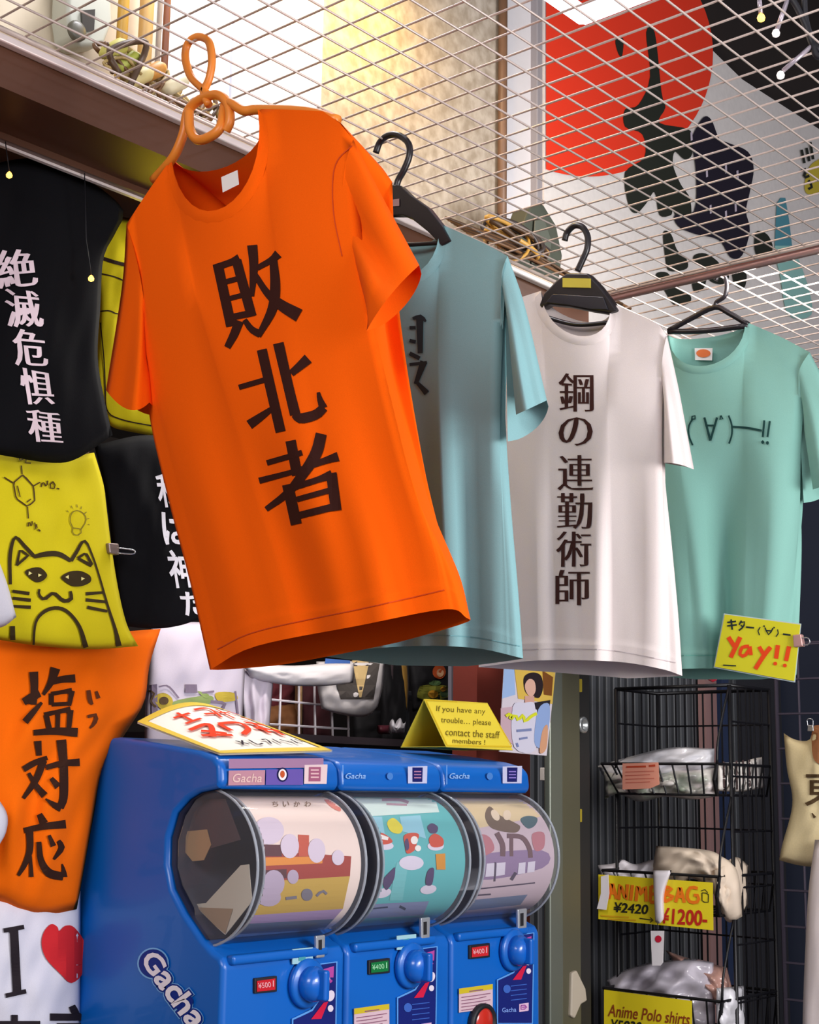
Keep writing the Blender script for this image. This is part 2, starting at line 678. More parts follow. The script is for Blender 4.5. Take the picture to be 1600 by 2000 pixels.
        mk('sleeve', V, F, m, root, smooth=True, weld=True)
        n0 = len(allV); allV += V; allF += [tuple(i+n0 for i in f) for f in F]
    surf = Surf(allV, allF, pl)
    # ribbed collar: a raised band round the neck opening
    mr = mrib or m
    V = []
    cw = K.get('rib', .016)
    cen = (P('NL')+P('NR'))/2
    fr = [np.array(p) for p in neck(K['NB'])]
    dep = np.linalg.norm(pl.hit(*cen)-EYE)
    rows = 4
    for i, p in enumerate(fr):
        t = fr[min(i+1, nN-1)]-fr[max(i-1, 0)]; t = t/np.linalg.norm(t)
        o = np.array([-t[1], t[0]])
        if o@(p-cen) < 0: o = -o
        wgt = abs(math.cos(math.pi*i/(nN-1)))
        e0 = P('SL')-P('NL') if i < nN/2 else P('SR')-P('NR')
        e0 = e0/np.linalg.norm(e0)
        o = o*(1-wgt**4)+(e0*.8+np.array([0, .6]))*wgt**4
        o = o/np.linalg.norm(o)*cw*FPX/dep
        inner = pl.hit(p[0], p[1], .028*math.sin(math.pi*i/(nN-1)))
        for j in range(rows):
            q = j/(rows-1)
            e = (.0006, .0026, .0026, .0004)[j]
            if j == 0:
                V.append(inner+pl.N*e)
            else:
                V.append(surf.hit(p[0]+o[0]*q, p[1]+o[1]*q, e))
    F = grid_faces(nN, rows)
    mk('collar', V, F, mr, root, smooth=True)
    return root, surf

# ================================================================== SETTING
M_dark = mat('dark_wall', '#241a16', .8, noise=.3, scale=6)
M_brown = mat('brown_metal', '#5a3622', .42, .2, noise=.15, scale=5)
M_white_wall = mat('white_panel', '#e9e7ea', .6)
M_stone = mat('stone_wall', '#b5aca0', .95, noise=.5, scale=38, bump=.5, hex2='#94897a', stretch=(1, 1, .8))
M_pale = mat('pale_column', '#dcd8da', .6, noise=.08, scale=8)
M_greybar = mat('grey_bar', '#8f8a8e', .5)
M_alu = mat('aluminium_frame', '#7f8478', .38, .55, noise=.1, scale=3, stretch=(1, 1, .05))
M_black = mat('black_paint', '#14131a', .55)
M_shut = mat('shutter_grey', '#4a4c50', .55, .2)
M_edge = mat('steel_edge', '#e3d6d2', .4, .3)
M_cream = mat('cream_duct', '#e2c9a0', .5)

mk('floor', *box(-2.5, 6, -3, 4.2, -.02, 0), mat('floor_tiles', '#77706c', .7, noise=.2, scale=4), kind='structure')
mk('ceiling', *box(.2, 6, .2, 4.2, 4.4, 4.5), mat('dark_ceiling', '#1d1822', .9), kind='structure')
# shop front: shutter box above the opening
Vb, Fb = join(box(.55, 2.42, 1.615, 1.63, 2.406, 2.47), box(.55, 2.42, 1.63, 1.745, 2.406, 2.416), box(.55, 2.42, 1.733, 1.745, 2.396, 2.406), box(.55, 2.42, 1.63, 2.0, 2.455, 2.465))
shutter = mk('trim_1', Vb, Fb, M_brown, kind='structure')
mk('edge_strip', *box(.55, 2.42, 1.600, 1.615, 2.462, 2.474), M_edge, shutter, bevel=.003)
mk('lip_strip', *box(.55, 2.42, 1.745, 1.752, 2.392, 2.42), M_edge, shutter)
mk('conduit', *box(.55, 2.42, 1.70, 1.74, 2.495, 2.545), M_cream, shutter, bevel=.006)
# upper wall behind the grille, set back on the ledge
wall = mk('wall_back', *box(.5, 5.2, 2.06, 2.16, 2.40, 4.4), M_dark, kind='structure')
mk('white_panel', *box(1.60, 2.02, 2.0, 2.06, 2.465, 4.0), M_white_wall, wall)
mk('white_panel', *box(.5, 1.595, 2.01, 2.06, 2.465, 4.0), mat('cream_wall', '#d9cbb2', .8, noise=.25, scale=7), wall, label='cream plaster strip')
mk('stone_panel', *box(2.02, 2.62, 2.0, 2.06, 2.40, 4.0), M_stone, wall)
mk('pale_panel', *box(2.62, 2.745, 1.995, 2.06, 2.40, 4.0), M_pale, wall)
mk('corner_bar', *box(2.742, 2.80, 1.975, 2.06, 2.40, 4.0), M_greybar, wall, bevel=.004)
mk('panel_joint', *box(1.77, 1.774, 1.998, 2.001, 2.465, 4.0), mat('joint', '#9aa0b0', .7), wall)
mk('pipe', *tube([(2.615, 1.985, 2.42), (2.615, 1.985, 4.0)], .011, 10), mat('rust_pipe', '#7a5a42', .5, noise=.3, scale=12), wall, smooth=True)
# shop interior
mk('wall_far', *box(.5, 5.2, 3.2, 3.3, 0, 2.46), M_dark, kind='structure')
mk('wall_left', *box(.4, .5, 1.75, 3.3, 0, 2.46), M_dark, kind='structure')
mk('ceiling_shop', *box(.5, 3.2, 2.0, 3.2, 2.43, 2.455), mat('shop_ceiling', '#3d332c', .8), kind='structure')
mk('trim_2', *box(.5, 1.48, 1.985, 2.02, 0, 2.39), mat('gold_board', '#7a5a24', .7, noise=.25, scale=4), kind='structure')
mk('wall_shop', *box(2.47, 2.66, 1.935, 2.0, 0, 2.42), mat('brick_red_paint', '#7c2f22', .6, noise=.15, scale=9), kind='structure')
# aluminium door post right of the machines
post = thing('door_1', 'grey aluminium door post with yellow catches between machines and wire rack', 'door post', (2.53, 1.77, 0))
post['kind'] = 'structure'
mk('frame', *box(2.476, 2.522, 1.752, 1.768, 0, 2.40), M_alu, post, bevel=.004)
mk('frame', *box(2.524, 2.592, 1.757, 1.80, 0, 2.40), mat('aluminium_olive', '#6d6a55', .4, .5), post, bevel=.004)
mk('frame', *box(2.594, 2.655, 1.775, 1.81, 0, 2.40), mat('dark_frame', '#2c2b2a', .5, .3), post, bevel=.004)
py = YP(1.775)
for k, (x, y) in enumerate([(1130, 1338), (1130, 1592)]):
    mk('catch', *slab(py, [(x-8, y-12), (x+8, y-12), (x+8, y+14), (x-2, y+14), (x-2, y+4), (x-8, y+4)], .012, .012), mat('brass_yellow', '#c9b23a', .4, .5), post, label='yellow metal catch', bevel=.002)
c = py.hit(1132, 1416, .004)
mk('lock', *lathe([(.012, 0), (.017, .004), (.017, .012), (.010, .014), (.009, .006)], c, py.N, 20), mat('lock_ring', '#b9bdbd', .3, .8), post, label='round grey lock', smooth=True)
mk('handle', *slab(py, [(1118, 1900), (1128, 1895), (1145, 1930), (1148, 1955), (1136, 1962), (1124, 1990), (1116, 1985)], .02, .025), mat('beige_handle', '#b7ab98', .6), post, label='beige pull handle', bevel=.004)
# dark ribbed shutter behind the rack
sw = mk('wall_right', *box(2.66, 5.2, 2.06, 2.12, 0, 2.44), mat('shutter_back', '#2b2b30', .6), kind='structure')
rib = None
for i in range(34):
    x = 2.68+i*.032
    if rib is None:
        rib = mk('slat', *box(x, x+.018, 2.02, 2.06, 0, 2.44), M_shut, sw, bevel=.003); r0 = x
    else:
        o = rib.copy(); COL.objects.link(o); o.location = (x-r0, 0, 0)
mk('wall_corner', *box(4.1, 4.2, -1.0, 2.06, 0, 2.6), mat('navy_wall', '#1a2236', .7), kind='structure')

# ---- things on the ledge
me_box = thing('meter_box', 'pale grey round-cornered meter box on cream wall above the shutter', 'meter', (1.41, 1.96, 2.72))
pw_ = YP(1.955)
mk('case', *slab(pw_, [(135, -60), (215, -60), (222, 40), (205, 85), (160, 92), (138, 75), (132, 30)], .05), mat('meter_grey', '#b3b5a8', .5), me_box, bevel=.008)
mk('display', *slab(pw_, [(160, 20), (186, 18), (184, 60), (162, 62)], .004, .005), mat('meter_dark', '#3f3c38', .3), me_box)
mk('dial', *lathe([(.018, 0), (.018, .006), (.012, .009)], pw_.hit(148, 62, .004), pw_.N, 20), mat('meter_dial', '#5a584c', .4), me_box, smooth=True)
for nm, lab, x, rr, hx in [('wall_pipe', 'mustard yellow pipe nearest the meter box on cream wall', 236, .010, '#c79a3c'), ('wall_pipe', 'wide ochre pipe between the mustard and brown pipes', 282, .013, '#cfa866'), ('wall_pipe', 'thin reddish brown pipe left of the bright white panel', 322, .0065, '#7d4a30')]:
    a = YP(1.965).hit(x, 110); b = np.array([a[0], a[1], 3.4]); a[2] = 2.465
    tag(mk(nm, *tube([a, b], rr, 12), mat('pipe_'+hx, hx, .45), smooth=True), lab, 'pipe', 'pipes on the upper wall')
cb = YP(1.86)
rs = random.Random(3)
tang = thing('cable_tangle', 'tangle of brown and cream cables at the foot of the wall pipes', 'cables', (1.55, 1.86, 2.465))
for i in range(22):
    x, y = rs.uniform(200, 400), 0
    y = 110+(x-200)*.72
    pts = [(x+rs.uniform(-10, 10), y+8), (x+rs.uniform(-35, 35), y-rs.uniform(10, 50)), (x+rs.uniform(-30, 60), y-rs.uniform(-5, 60)), (x+rs.uniform(0, 60), y+rs.uniform(10, 35))]
    P = []
    for q in spline(pts, 6):
        h = cb.hit(q[0], q[1], rs.uniform(-.004, .004)+.05*math.sin(i)); h[2] = max(h[2], 2.474); P.append(h)
    hx = rs.choice(['#4a3420', '#6b4a2c', '#a8905a', '#8f7a4a', '#3a2a22'])
    mk('cable', *tube(P, rs.uniform(.003, .006), 7), mat('cable_'+hx, hx, .5), tang, smooth=True)
for i, (x, y, hx) in enumerate([(225, 95, '#c6bf62'), (250, 120, '#a9b04a'), (275, 150, '#d9c98a'), (300, 140, '#c98b3a'), (345, 165, '#d8cfae')]):
    c = cb.hit(x, y, .03); c[2] = max(c[2], 2.49)
    mk('connector', *lathe([(.006, -.03), (.012, -.02), (.013, .015), (.006, .025)], c, (.7, -.2, .6), 12), mat('conn_'+hx, hx, .5), tang, smooth=True)
# coil of cables by the pipe
coil = thing('cable_coil', 'loose coil of brown and ochre cables on the ledge under the thin pipe', 'cables', (2.3, 1.75, 2.47))
cc = YP(1.72)
for i in range(9):
    cx, cy = 1000+rs.uniform(-14, 22), 462+rs.uniform(-12, 16)
    rx, ry = rs.uniform(42, 66), rs.uniform(24, 46)
    P = []
    for w in np.linspace(0, 6.28, 26)[:-1]:
        h = cc.hit(cx+rx*math.cos(w), cy+ry*math.sin(w+.3*i), .03*math.sin(w+i))
        P.append(h)
    mk('cable', *tube(P, rs.uniform(.0035, .006), 7, closed=True), mat('cable_'+['#4a3420', '#b88a3a', '#2e2420'][i % 3], ['#4a3420', '#b88a3a', '#2e2420'][i % 3], .5), coil, smooth=True)
for i in range(8):
    P = [cc.hit(870+i*6, 425+i*4, .02), cc.hit(930+i*9, 448+i*5, .03), cc.hit(1010+i*10, 478+i*7, 0), cc.hit(1120+i*16, 540+i*9, .01)]
    mk('cable', *tube(spline(P, 6), .0032, 7), mat('cable_'+['#4a3420', '#6b4a2c', '#3a2a22'][i % 3], '#4a3420', .5), coil, smooth=True)

jb = thing('junction_box', 'dark green grey junction box on the ledge behind the cable coil', 'junction box', (2.35, 1.80, 2.47))
mk('case', *slab(YP(1.80), [(1012, 470), (1036, 402), (1062, 398), (1088, 440), (1100, 500), (1092, 560), (1010, 548)], .05), mat('box_green', '#3d4136', .6, noise=.2, scale=20), jb, bevel=.006)
mk('lid', *slab(YP(1.797), [(1046, 430), (1064, 428), (1078, 470), (1074, 520), (1040, 515)], .004, .004), mat('box_lid', '#4c5046', .5), jb, bevel=.002)
# ---- overhead wire grille
M_wire = mat('grille_wire', '#dac8be', .4, .3)


def grille(name, label, x0, x1, y0, y1, ox, oy, z=2.48):
    root = thing(name, label, 'wire grille', (x0, y0, z), 'wire grilles overhead')
    r = .0016

    def first(o, lo):
        return o+math.ceil((lo-o)/.05)*.05
    proto = None
    y = first(oy, y0)
    while y <= y1+1e-6:
        if proto is None:
            proto = mk('wire', *tube([(x0, y, z), (x1, y, z)], r, 6), M_wire, root, smooth=True); b = y
        else:
            o = proto.copy(); COL.objects.link(o); o.location = (0, y-b, 0)
        y += .05
    proto = None
    x = first(ox, x0)
    while x <= x1+1e-6:
        if proto is None:
            proto = mk('wire', *tube([(x, y0, z+2*r), (x, y1, z+2*r)], r, 6), M_wire, root, smooth=True); b = x
        else:
            o = proto.copy(); COL.objects.link(o); o.location = (x-b, 0, 0)
        x += .05
    for q in (y0, y1):
        mk('frame_bar', *tube([(x0, q, z), (x1, q, z)], .004, 8), M_wire, root, smooth=True)
    for q in (x0, x1):
        mk('frame_bar', *tube([(q, y0, z), (q, y1, z)], .004, 8), M_wire, root, smooth=True)
    return root


g0 = EYE+ray(583.75, 43)*(.98/ray(583.75, 43)[2])
grille('wire_grille', 'large welded wire grille over the hanging shirts, nearest the shop corner', .75, 2.405, .35, 1.603, g0[0], g0[1])
grille('wire_grille', 'second welded wire grille beyond the pink crossbar, over the mint shirt', 2.425, 3.5, .35, 1.603, g0[0]+.01, g0[1])
tag(mk('cross_bar', *tube([(2.415, .3, 2.472), (2.415, 1.62, 2.472)], .0075, 10), mat('pinkish_steel', '#c99f9a', .35, .5), smooth=True), 'pinkish steel crossbar carrying the joint of the two wire grilles', 'bar')

# ---- lamp frame above the grille
lf = thing('ceiling_lamp', 'bright white rectangular tube lamp frame above the wire grille', 'lamp', (1.9, 1.2, 2.9))
M_lamp = mat('lamp_tube', '#f4f2ff', .4, emis=4)
for V in ([(1.3, 1.41, 2.9), (2.1, 1.41, 2.9)], [(2.1, 1.41, 2.9), (2.1, .55, 2.9)], [(2.1, .55, 2.9), (1.3, .55, 2.9)], [(1.3, .55, 2.9), (1.3, 1.41, 2.9)]):
    mk('light_tube', *tube(V, .017, 12), M_lamp, lf, smooth=True)
for p in ((1.28, .53), (2.11, .53), (1.28, 1.42), (2.11, 1.42)):
    mk('hanger_rod', *tube([(p[0], p[1], 2.94), (p[0], p[1], 4.4)], .004, 6), M_black, lf, smooth=True)

# ---- banner on the upper wall
bp = YP(1.97)
ban_poly = [(1063, -90), (1240, -40), (1375, 82), (1450, 155), (1600, 252), (1740, 330), (1740, 800), (1063, 800)]
ban = mk('banner', *slab(bp, ban_poly, .008), mat('banner_cloth', '#d9d3cf', .85, noise=.06, scale=60), label='white banner with a big red sun and dark ink landscape hung above the ledge', cat='banner')
sc8 = 1/2.6667


def cr(pts):
    return [(1000+x*sc8, y*sc8) for x, y in pts]


sun = [p for p in ell(1150, 105, 243, 240, 72)[0] if p[0] > 1064]
sun = [(max(1065, x), max(y, -60)) for x, y in sun]
sun.sort(key=lambda p: math.atan2(p[1]-105, p[0]-1150))
decal('sun_print', [(np.array([p for p in sun]+[]), poly_tris(sun))], mat('banner_red', '#e2300a', .8), bp, ban, .003)
M_ink = ink('#23261f')
trees = [[(590, 570), (660, 545), (720, 400), (700, 170), (745, 170), (780, 480), (800, 560), (770, 640), (930, 680), (940, 800), (900, 830), (850, 790), (840, 860), (880, 960), (930, 1040), (930, 1180), (880, 1190), (840, 1090), (830, 1120), (770, 1120), (745, 1000), (700, 1060), (650, 1110), (610, 1070), (590, 900), (690, 820), (680, 700), (590, 660)],
         [(790, 1210), (830, 1220), (860, 1300), (910, 1350), (910, 1400), (820, 1410), (800, 1340)],
         [(750, 1430), (810, 1420), (850, 1480), (930, 1540), (920, 1580), (850, 1590), (800, 1520)],
         [(950, 1330), (1010, 1320), (1080, 1370), (1060, 1400), (960, 1370)], [(940, 1420), (1010, 1430), (1000, 1500), (950, 1520)],
         [(1270, 1210), (1330, 1220), (1360, 1290), (1330, 1330), (1270, 1320)], [(1040, 1400), (1130, 1430), (1100, 1480), (1030, 1460)],
         [(1150, 1390), (1220, 1420), (1210, 1500), (1160, 1480)], [(540, 210), (580, 200), (575, 290), (555, 280)]]
for t in trees:
    decal('tree_print', [blob(cr(t))], M_ink, bp, ban, .0045)
castle = [(950, 690), (1000, 610), (1040, 625), (1080, 720), (1130, 745), (1230, 790), (1260, 880), (1240, 1000), (1220, 1100), (1240, 1200), (1200, 1330), (1140, 1340), (1080, 1250), (960, 1220), (870, 1180), (850, 1120), (950, 1100), (960, 900), (940, 750)]
decal('castle_print', [blob(cr(castle))], ink('#1d1826'), bp, ban, .006)
decal('window_print', [quadp(*cr([(x, y), (x+10, y-4), (x+12, y+40), (x+2, y+44)])) for x, y in [(1010, 880), (1110, 860), (1170, 890), (1030, 1070), (1110, 1100), (1160, 1060), (930, 690)]], ink('#b9aebc'), bp, ban, .0075)
decal('peak_print', [quadp(*cr([(1400, 1030), (1425, 1030), (1445, 1150), (1375, 1150), (1380, 1060)])), quadp(*cr([(1375, 1150), (1445, 1150), (1460, 1280), (1370, 1280)]))], ink('#4f8b9a'), bp, ban, .0045)
decal('slope_print', [blob(cr([(1370, 1280), (1460, 1290), (1540, 1480), (1560, 1640), (1440, 1640), (1400, 1450)]))], ink('#8fc0b8'), bp, ban, .0045)
decal('badge_print', [blob(cr([(1680, 800), (1600, 830), (1550, 870), (1525, 960), (1540, 1010), (1600, 1000), (1680, 960)]))], ink('#c2ae3a'), bp, ban, .0045)
decal('badge_marks', [stroke(cr(q), 5) for q in [[(1510, 780), (1525, 850)], [(1535, 770), (1550, 840)], [(1555, 740), (1570, 830)], [(1510, 890), (1535, 880), (1520, 925), (1550, 915)], [(1545, 940), (1565, 970), (1545, 985)]]], M_ink, bp, ban, .006)

# ---- string lights under the grille, right corner, and on the shutter box
cord = spline([(1.70, .45, 2.47), (1.72, .62, 2.44), (1.80, .70, 2.40), (1.86, .62, 2.42), (2.0, .5, 2.47)], 8)
SL = thing('string_light', 'black cord with small warm bulbs under the right edge of the grille', 'string lights', (1.8, .6, 2.44))
sp = Plane((1.75, .75, 2.4), -60)
for nm, a, b in [('socket', (1483, -8), (1486, 26)), ('socket', (1540, -5), (1518, 58)), ('socket', (1588, 88), (1530, 138))]:
    mk(nm, *tube([sp.hit(*a), sp.hit(*b)], .0032, 8), mat('socket_pearl', '#b5aab4', .3, .4), SL, smooth=True)
for (x, y) in [(1487, 36), (1516, 66), (1525, 148)]:
    mk('bulb', *lathe([(.001, -.005), (.0045, -.003), (.0055, .001), (.004, .005), (.001, .007)], sp.hit(x, y), (0, 0, 1), 12), mat('warm_bulb', '#ffb648', .3, emis=5) if x < 1500 else mat('pale_bulb', '#f3e9e6', .3, emis=.9), SL, smooth=True)
mk('cord', *tube(spline([sp.hit(1480, -60), sp.hit(1540, -10), sp.hit(1570, 40), sp.hit(1588, 88), sp.hit(1605, 110), sp.hit(1680, 60)], 8), .0045, 8), M_black, SL, smooth=True)
mk('cord', *tube(spline([sp.hit(1575, -60), sp.hit(1572, 10), sp.hit(1580, 60), sp.hit(1600, 100)], 8), .004, 8), M_black, SL, smooth=True)
for lab, x, y in [('small warm fairy light glowing on the neck of the black shirt', 18, 343), ('small warm fairy light glowing at the side of the black shirt', 178, 545)]:
    p = YP(1.735).hit(x, y)
    f = thing('fairy_light', lab, 'light', p, 'fairy lights in front of the black shirt')
    mk('bulb', *lathe([(.001, -.004), (.004, -.002), (.0045, .001), (.003, .004), (.001, .006)], p, (0, 0, 1), 12), mat('warm_bulb', '#ffb648', .3, emis=5), f, smooth=True)
    mk('wire', *tube([p+[0, 0, .005], p+[-.01, .004, .06], [p[0]-.02, 1.739, 2.396]], .0008, 6), M_black, f, smooth=True)

# ================================================================== HANGING T-SHIRTS
C_or = cloth('orange_cotton', '#f75e00')
C_teal = cloth('aqua_cotton', '#86b1b5')
C_mint = cloth('mint_cotton', '#80b0a5')
C_white = cloth('white_cotton', '#e2d5d2')
M_tag = mat('neck_label', '#f0ece8', .7)
M_hang = mat('hanger_black', '#1d181c', .32)

# --- orange shirt 敗北者
pO = Plane((1.203, 1.423, 2.48), -90)
KO = dict(NL=(335, 309), NR=(504, 213), NB=(440, 404), NK=(436, 306), SL=(247, 438), SR=(690, 272), shL=[(290, 372)], shR=[(570, 214), (645, 218)],
          AL=(284, 650), AR=(722, 600), LS=[(290, 800), (330, 980), (372, 1140)], RS=[(758, 800), (828, 1000), (888, 1120)], HL=(410, 1308), HR=(914, 1208),
          hem=[(500, 1262), (700, 1222), (870, 1190)], hemb=[(520, 1296), (740, 1252)], inR=(-70, -40), inL=(20, 10),
          HOR=(819, 518), HIR=(716, 646), SOR=[(745, 380)], soffR=.05, sagR=(-6, -4), stR=.03,
          HOL=(207, 762), HIL=(292, 786), SOL=[(238, 560)], sagL=(2, 26), soffL=.012, stL=.02, bk=(.32, .05, .72), armb=.03, creaseR=(.022, .42, .13))
orange, sO = tshirt('t_shirt', 'bright orange T-shirt with three bold dark characters, on a twisted orange hanger', C_or, pO, KO, th=.040, thb=.10,
                    folds=[(.010, 2.2, -.3, 1.0, .25), (.005, 5.5, .4, .3, .3)], group='shirts hung from the grille', peak=.55)


def crop(ox, oy, s):
    return lambda *ps: [(ox+x/s, oy+y/s) for x, y in ps]


k = crop(380, 460, 3.3333)
w = lambda *a: [x/3.3333 for x in a]
S1 = [stroke(k((150, 185), (238, 590)), w(66), smooth=False), stroke(k((125, 212), (240, 172), (292, 148)), w(44, 44, 60)), stroke(k((272, 160), (372, 525)), w(64), smooth=False),
      stroke(k((195, 303), (300, 275)), w(34), smooth=False), stroke(k((225, 410), (325, 384)), w(32), smooth=False), stroke(k((255, 528), (392, 500)), w(42), smooth=False),
      stroke(k((290, 555), (258, 640), (212, 728)), w(60, 55, 42)), stroke(k((325, 548), (370, 610), (425, 640)), w(34, 44, 50)),
      stroke(k((375, 62), (385, 200), (372, 395)), w(66, 56, 30)), stroke(k((405, 212), (500, 158), (545, 118)), w(34, 40, 60)),
      stroke(k((512, 150), (525, 330), (505, 480), (415, 655)), w(50, 66, 62, 34)), stroke(k((395, 255), (470, 370), (560, 450), (680, 520)), w(36, 48, 70, 88))]
S2 = [stroke(k((437, 742), (560, 1278)), w(66), smooth=False), stroke(k((288, 988), (460, 938)), w(34), smooth=False), stroke(k((355, 1232), (430, 1180), (505, 1125)), w(62, 50, 30)),
      stroke(k((545, 700), (610, 980), (655, 1165)), w(70, 66, 70)), stroke(k((645, 1165), (690, 1190), (790, 1165), (842, 1118)), w(40, 66, 64, 58)), stroke(k((838, 1122), (815, 1062), (806, 1020)), w(56, 36, 22)),
      stroke(k((628, 898), (690, 845), (740, 800)), w(44, 56, 68))]
S3 = [stroke(k((625, 1335), (668, 1560)), w(68), smooth=False), stroke(k((470, 1480), (610, 1440), (700, 1412)), w(36), smooth=False),
      stroke(k((825, 1290), (790, 1420), (700, 1560), (600, 1680), (465, 1782)), w(72, 76, 64, 50, 34)), stroke(k((420, 1596), (660, 1532), (850, 1465), (935, 1438)), w(40, 34, 44, 62)),
      stroke(k((605, 1620), (662, 1880)), w(72), smooth=False), stroke(k((640, 1640), (800, 1590), (895, 1555)), w(44, 40, 60)), stroke(k((890, 1545), (922, 1790)), w(70), smooth=False),
      stroke(k((665, 1718), (890, 1655)), w(36), smooth=False), stroke(k((680, 1822), (925, 1760)), w(46), smooth=False)]
M_kanji = ink('#34120a')
for s in (S1, S2, S3):
    decal('printed_character', s, M_kanji, sO, orange, .0015)
decal('neck_label', [quadp((432, 346), (464, 332), (467, 360), (435, 376))], M_tag, pO, orange, -.018, label='white neck label')

M_seam = mat('orange_seam', '#c84000', .95)
decal('hem_seam', [stroke([(424, 1268), (505, 1232), (700, 1190), (800, 1168), (868, 1152)], 2)], M_seam, sO, orange, .0012)
decal('armhole_seam', [stroke([(688, 284), (660, 312), (650, 350), (652, 420), (668, 500)], 2.2)], M_seam, sO, orange, .0012)
# twisted orange hanger
M_oh = mat('orange_plastic', '#e8852a', .4)


def hanger(label, root_px, pl):
    p = pl.hit(*root_px)
    return thing('coat_hanger', label, 'hanger', p, 'hangers hooked into the grille')


def T3(pl, pts, d=0.0, n=6, closed=False):
    pts = [(p[0], p[1], p[2] if len(p) > 2 else d) for p in pts]
    return [pl.hit(p[0], p[1], p[2]) for p in spline(pts, n, closed)]


hO = hanger('orange twisted loop hanger of the bright orange shirt', (400, 240), pO)
mk('hook', *tube(T3(pO, [(404, 190), (399, 176), (373, 150), (362, 112), (368, 84), (388, 72), (408, 82), (414, 118), (409, 152), (398, 182), (408, 205)]), .0055, 10), M_oh, hO, smooth=True)
mk('arm', *tube(T3(pO, [(300, 352, -.01), (338, 308), (358, 262), (368, 216), (396, 192), (428, 186), (446, 206), (449, 236), (441, 256)]), .0065, 10), M_oh, hO, smooth=True)
mk('arm', *tube(T3(pO, [(369, 216, .008), (371, 252, .01), (384, 272, .01), (404, 270, .01), (430, 250, .006), (440, 205, -.006), (452, 202), (476, 216), (508, 214, -.005), (600, 218, -.008), (660, 235, -.01)]), .0065, 10), M_oh, hO, smooth=True)

# --- aqua shirt
pT = Plane((1.587, 1.412, 2.48), -90)
KT = dict(NL=(700, 418), NR=(859, 437), NB=(780, 538), NK=(775, 468), SL=(596, 480), SR=(992, 500), shR=[(935, 470)],
          AL=(606, 660), AR=(987, 580), LS=[(604, 900)], RS=[(986, 760), (990, 870), (1000, 1010), (1012, 1150)], HL=(600, 1278), HR=(1022, 1286),
          hem=[(800, 1262), (930, 1266)], hemb=[(760, 1298), (900, 1300)], inR=(-20, 0),
          HOR=(1068, 782), HIR=(1008, 810), bsR=(-16, 52), SOR=[(1026, 600)], soffR=.02, sagR=(-4, 2), stR=.03,
          HOL=(545, 760), HIL=(606, 790))
aqua, sT = tshirt('t_shirt', 'dusty aqua T-shirt half hidden behind the bright orange shirt', C_teal, pT, KT, th=.045, thb=.03,
                  folds=[(.012, 3.2, .15, .5, .15), (.008, 6.1, -.2, 2.0, .25)], group='shirts hung from the grille')
decal('printed_character', [stroke([(806, 622), (822, 619), (832, 628)], [5, 10, 4]), stroke([(820, 622), (821, 690)], [14, 10]), stroke([(800, 690), (820, 700)], 8),
                            stroke([(800, 640), (812, 640)], 7), stroke([(800, 665), (812, 668)], 7)], ink('#2a3236'), sT, aqua, .0025)
decal('printed_character', [stroke([(800, 712), (834, 708)], 6), stroke([(828, 706), (812, 750)], [14, 8]), stroke([(812, 744), (834, 768)], [6, 12])], ink('#2a3236'), sT, aqua, .0025)
decal('hem_seam', [stroke([(700, 1242), (800, 1240), (920, 1244), (1016, 1262)], 1.8)], mat('aqua_seam', '#6a9ca2', .95), sT, aqua, .0012)
decal('armhole_seam', [stroke([(988, 512), (980, 560), (983, 660)], 1.8)], mat('aqua_seam', '#6a9ca2', .95), sT, aqua, .0012)
hT = hanger('black plastic hanger with short hook in the aqua shirt', (775, 420), pT)
mk('hook', *tube(T3(pT, [(734, 299), (742, 278), (757, 265), (778, 264), (797, 279), (800, 302), (790, 330), (778, 352), (773, 372)]), .0052, 10), M_hang, hT, smooth=True)
mk('arms', *slab(pT, [(762, 360), (782, 362), (800, 380), (835, 405), (862, 440), (880, 470), (862, 480), (835, 452), (805, 428), (785, 420), (755, 420), (725, 440), (690, 474), (668, 476), (680, 440), (715, 400), (748, 378)], .014, .007), M_hang, hT, bevel=.003)
mk('bar', *tube(T3(pT, [(680, 470), (776, 478), (868, 474)]), .0035, 8), M_hang, hT, smooth=True)
decal('size_mark', [quadp((758, 391), (780, 388), (780, 402), (758, 404))], ink('#a88a8a'), Plane(pT.P0+pT.N*.0075, -90), hT, .001)

# --- white shirt 鋼の連勤術師
pW = Plane((2.065, 1.399, 2.48), -90)
KW = dict(NL=(1057, 568), NR=(1193, 592), NB=(1129, 656), NK=(1125, 622), SL=(950, 602), SR=(1303, 655), shR=[(1250, 615), (1286, 632)],
          AL=(962, 770), AR=(1297, 770), LS=[(955, 1000)], RS=[(1297, 905), (1312, 1060), (1325, 1200)], HL=(935, 1303), HR=(1333, 1320),
          hem=[(1050, 1290), (1200, 1292), (1290, 1306)], hemb=[(1060, 1311), (1220, 1324)], inR=(-14, 0),
          HOR=(1353, 916), HIR=(1296, 904), SOR=[(1330, 780)], soffR=.012, sagR=(-2, -4), stR=.025,
          HOL=(900, 860), HIL=(962, 900))
white, sW = tshirt('t_shirt', 'white T-shirt with a column of six thin dark characters on a broad black hanger', C_white, pW, KW, th=.045, thb=.025,
                   folds=[(.009, 3.5, .2, .5, .2), (.006, 7.2, -.25, 2.0, .3)], group='shirts hung from the grille')
M_thin = ink('#3c1c17')
for ch, q in zip('鋼の連勤術師', [(1091, 729, 1160, 804), (1091, 815, 1158, 871), (1089, 889, 1159, 958), (1088, 963, 1157, 1033), (1086, 1038, 1155, 1107), (1085, 1113, 1152, 1182)]):
    decal('printed_character', on_quad(glyph(ch, .024, -.016), [(q[0], q[1]), (q[2], q[1]), (q[2], q[3]), (q[0], q[3])]), M_thin, sW, white, .0012, cut=12)
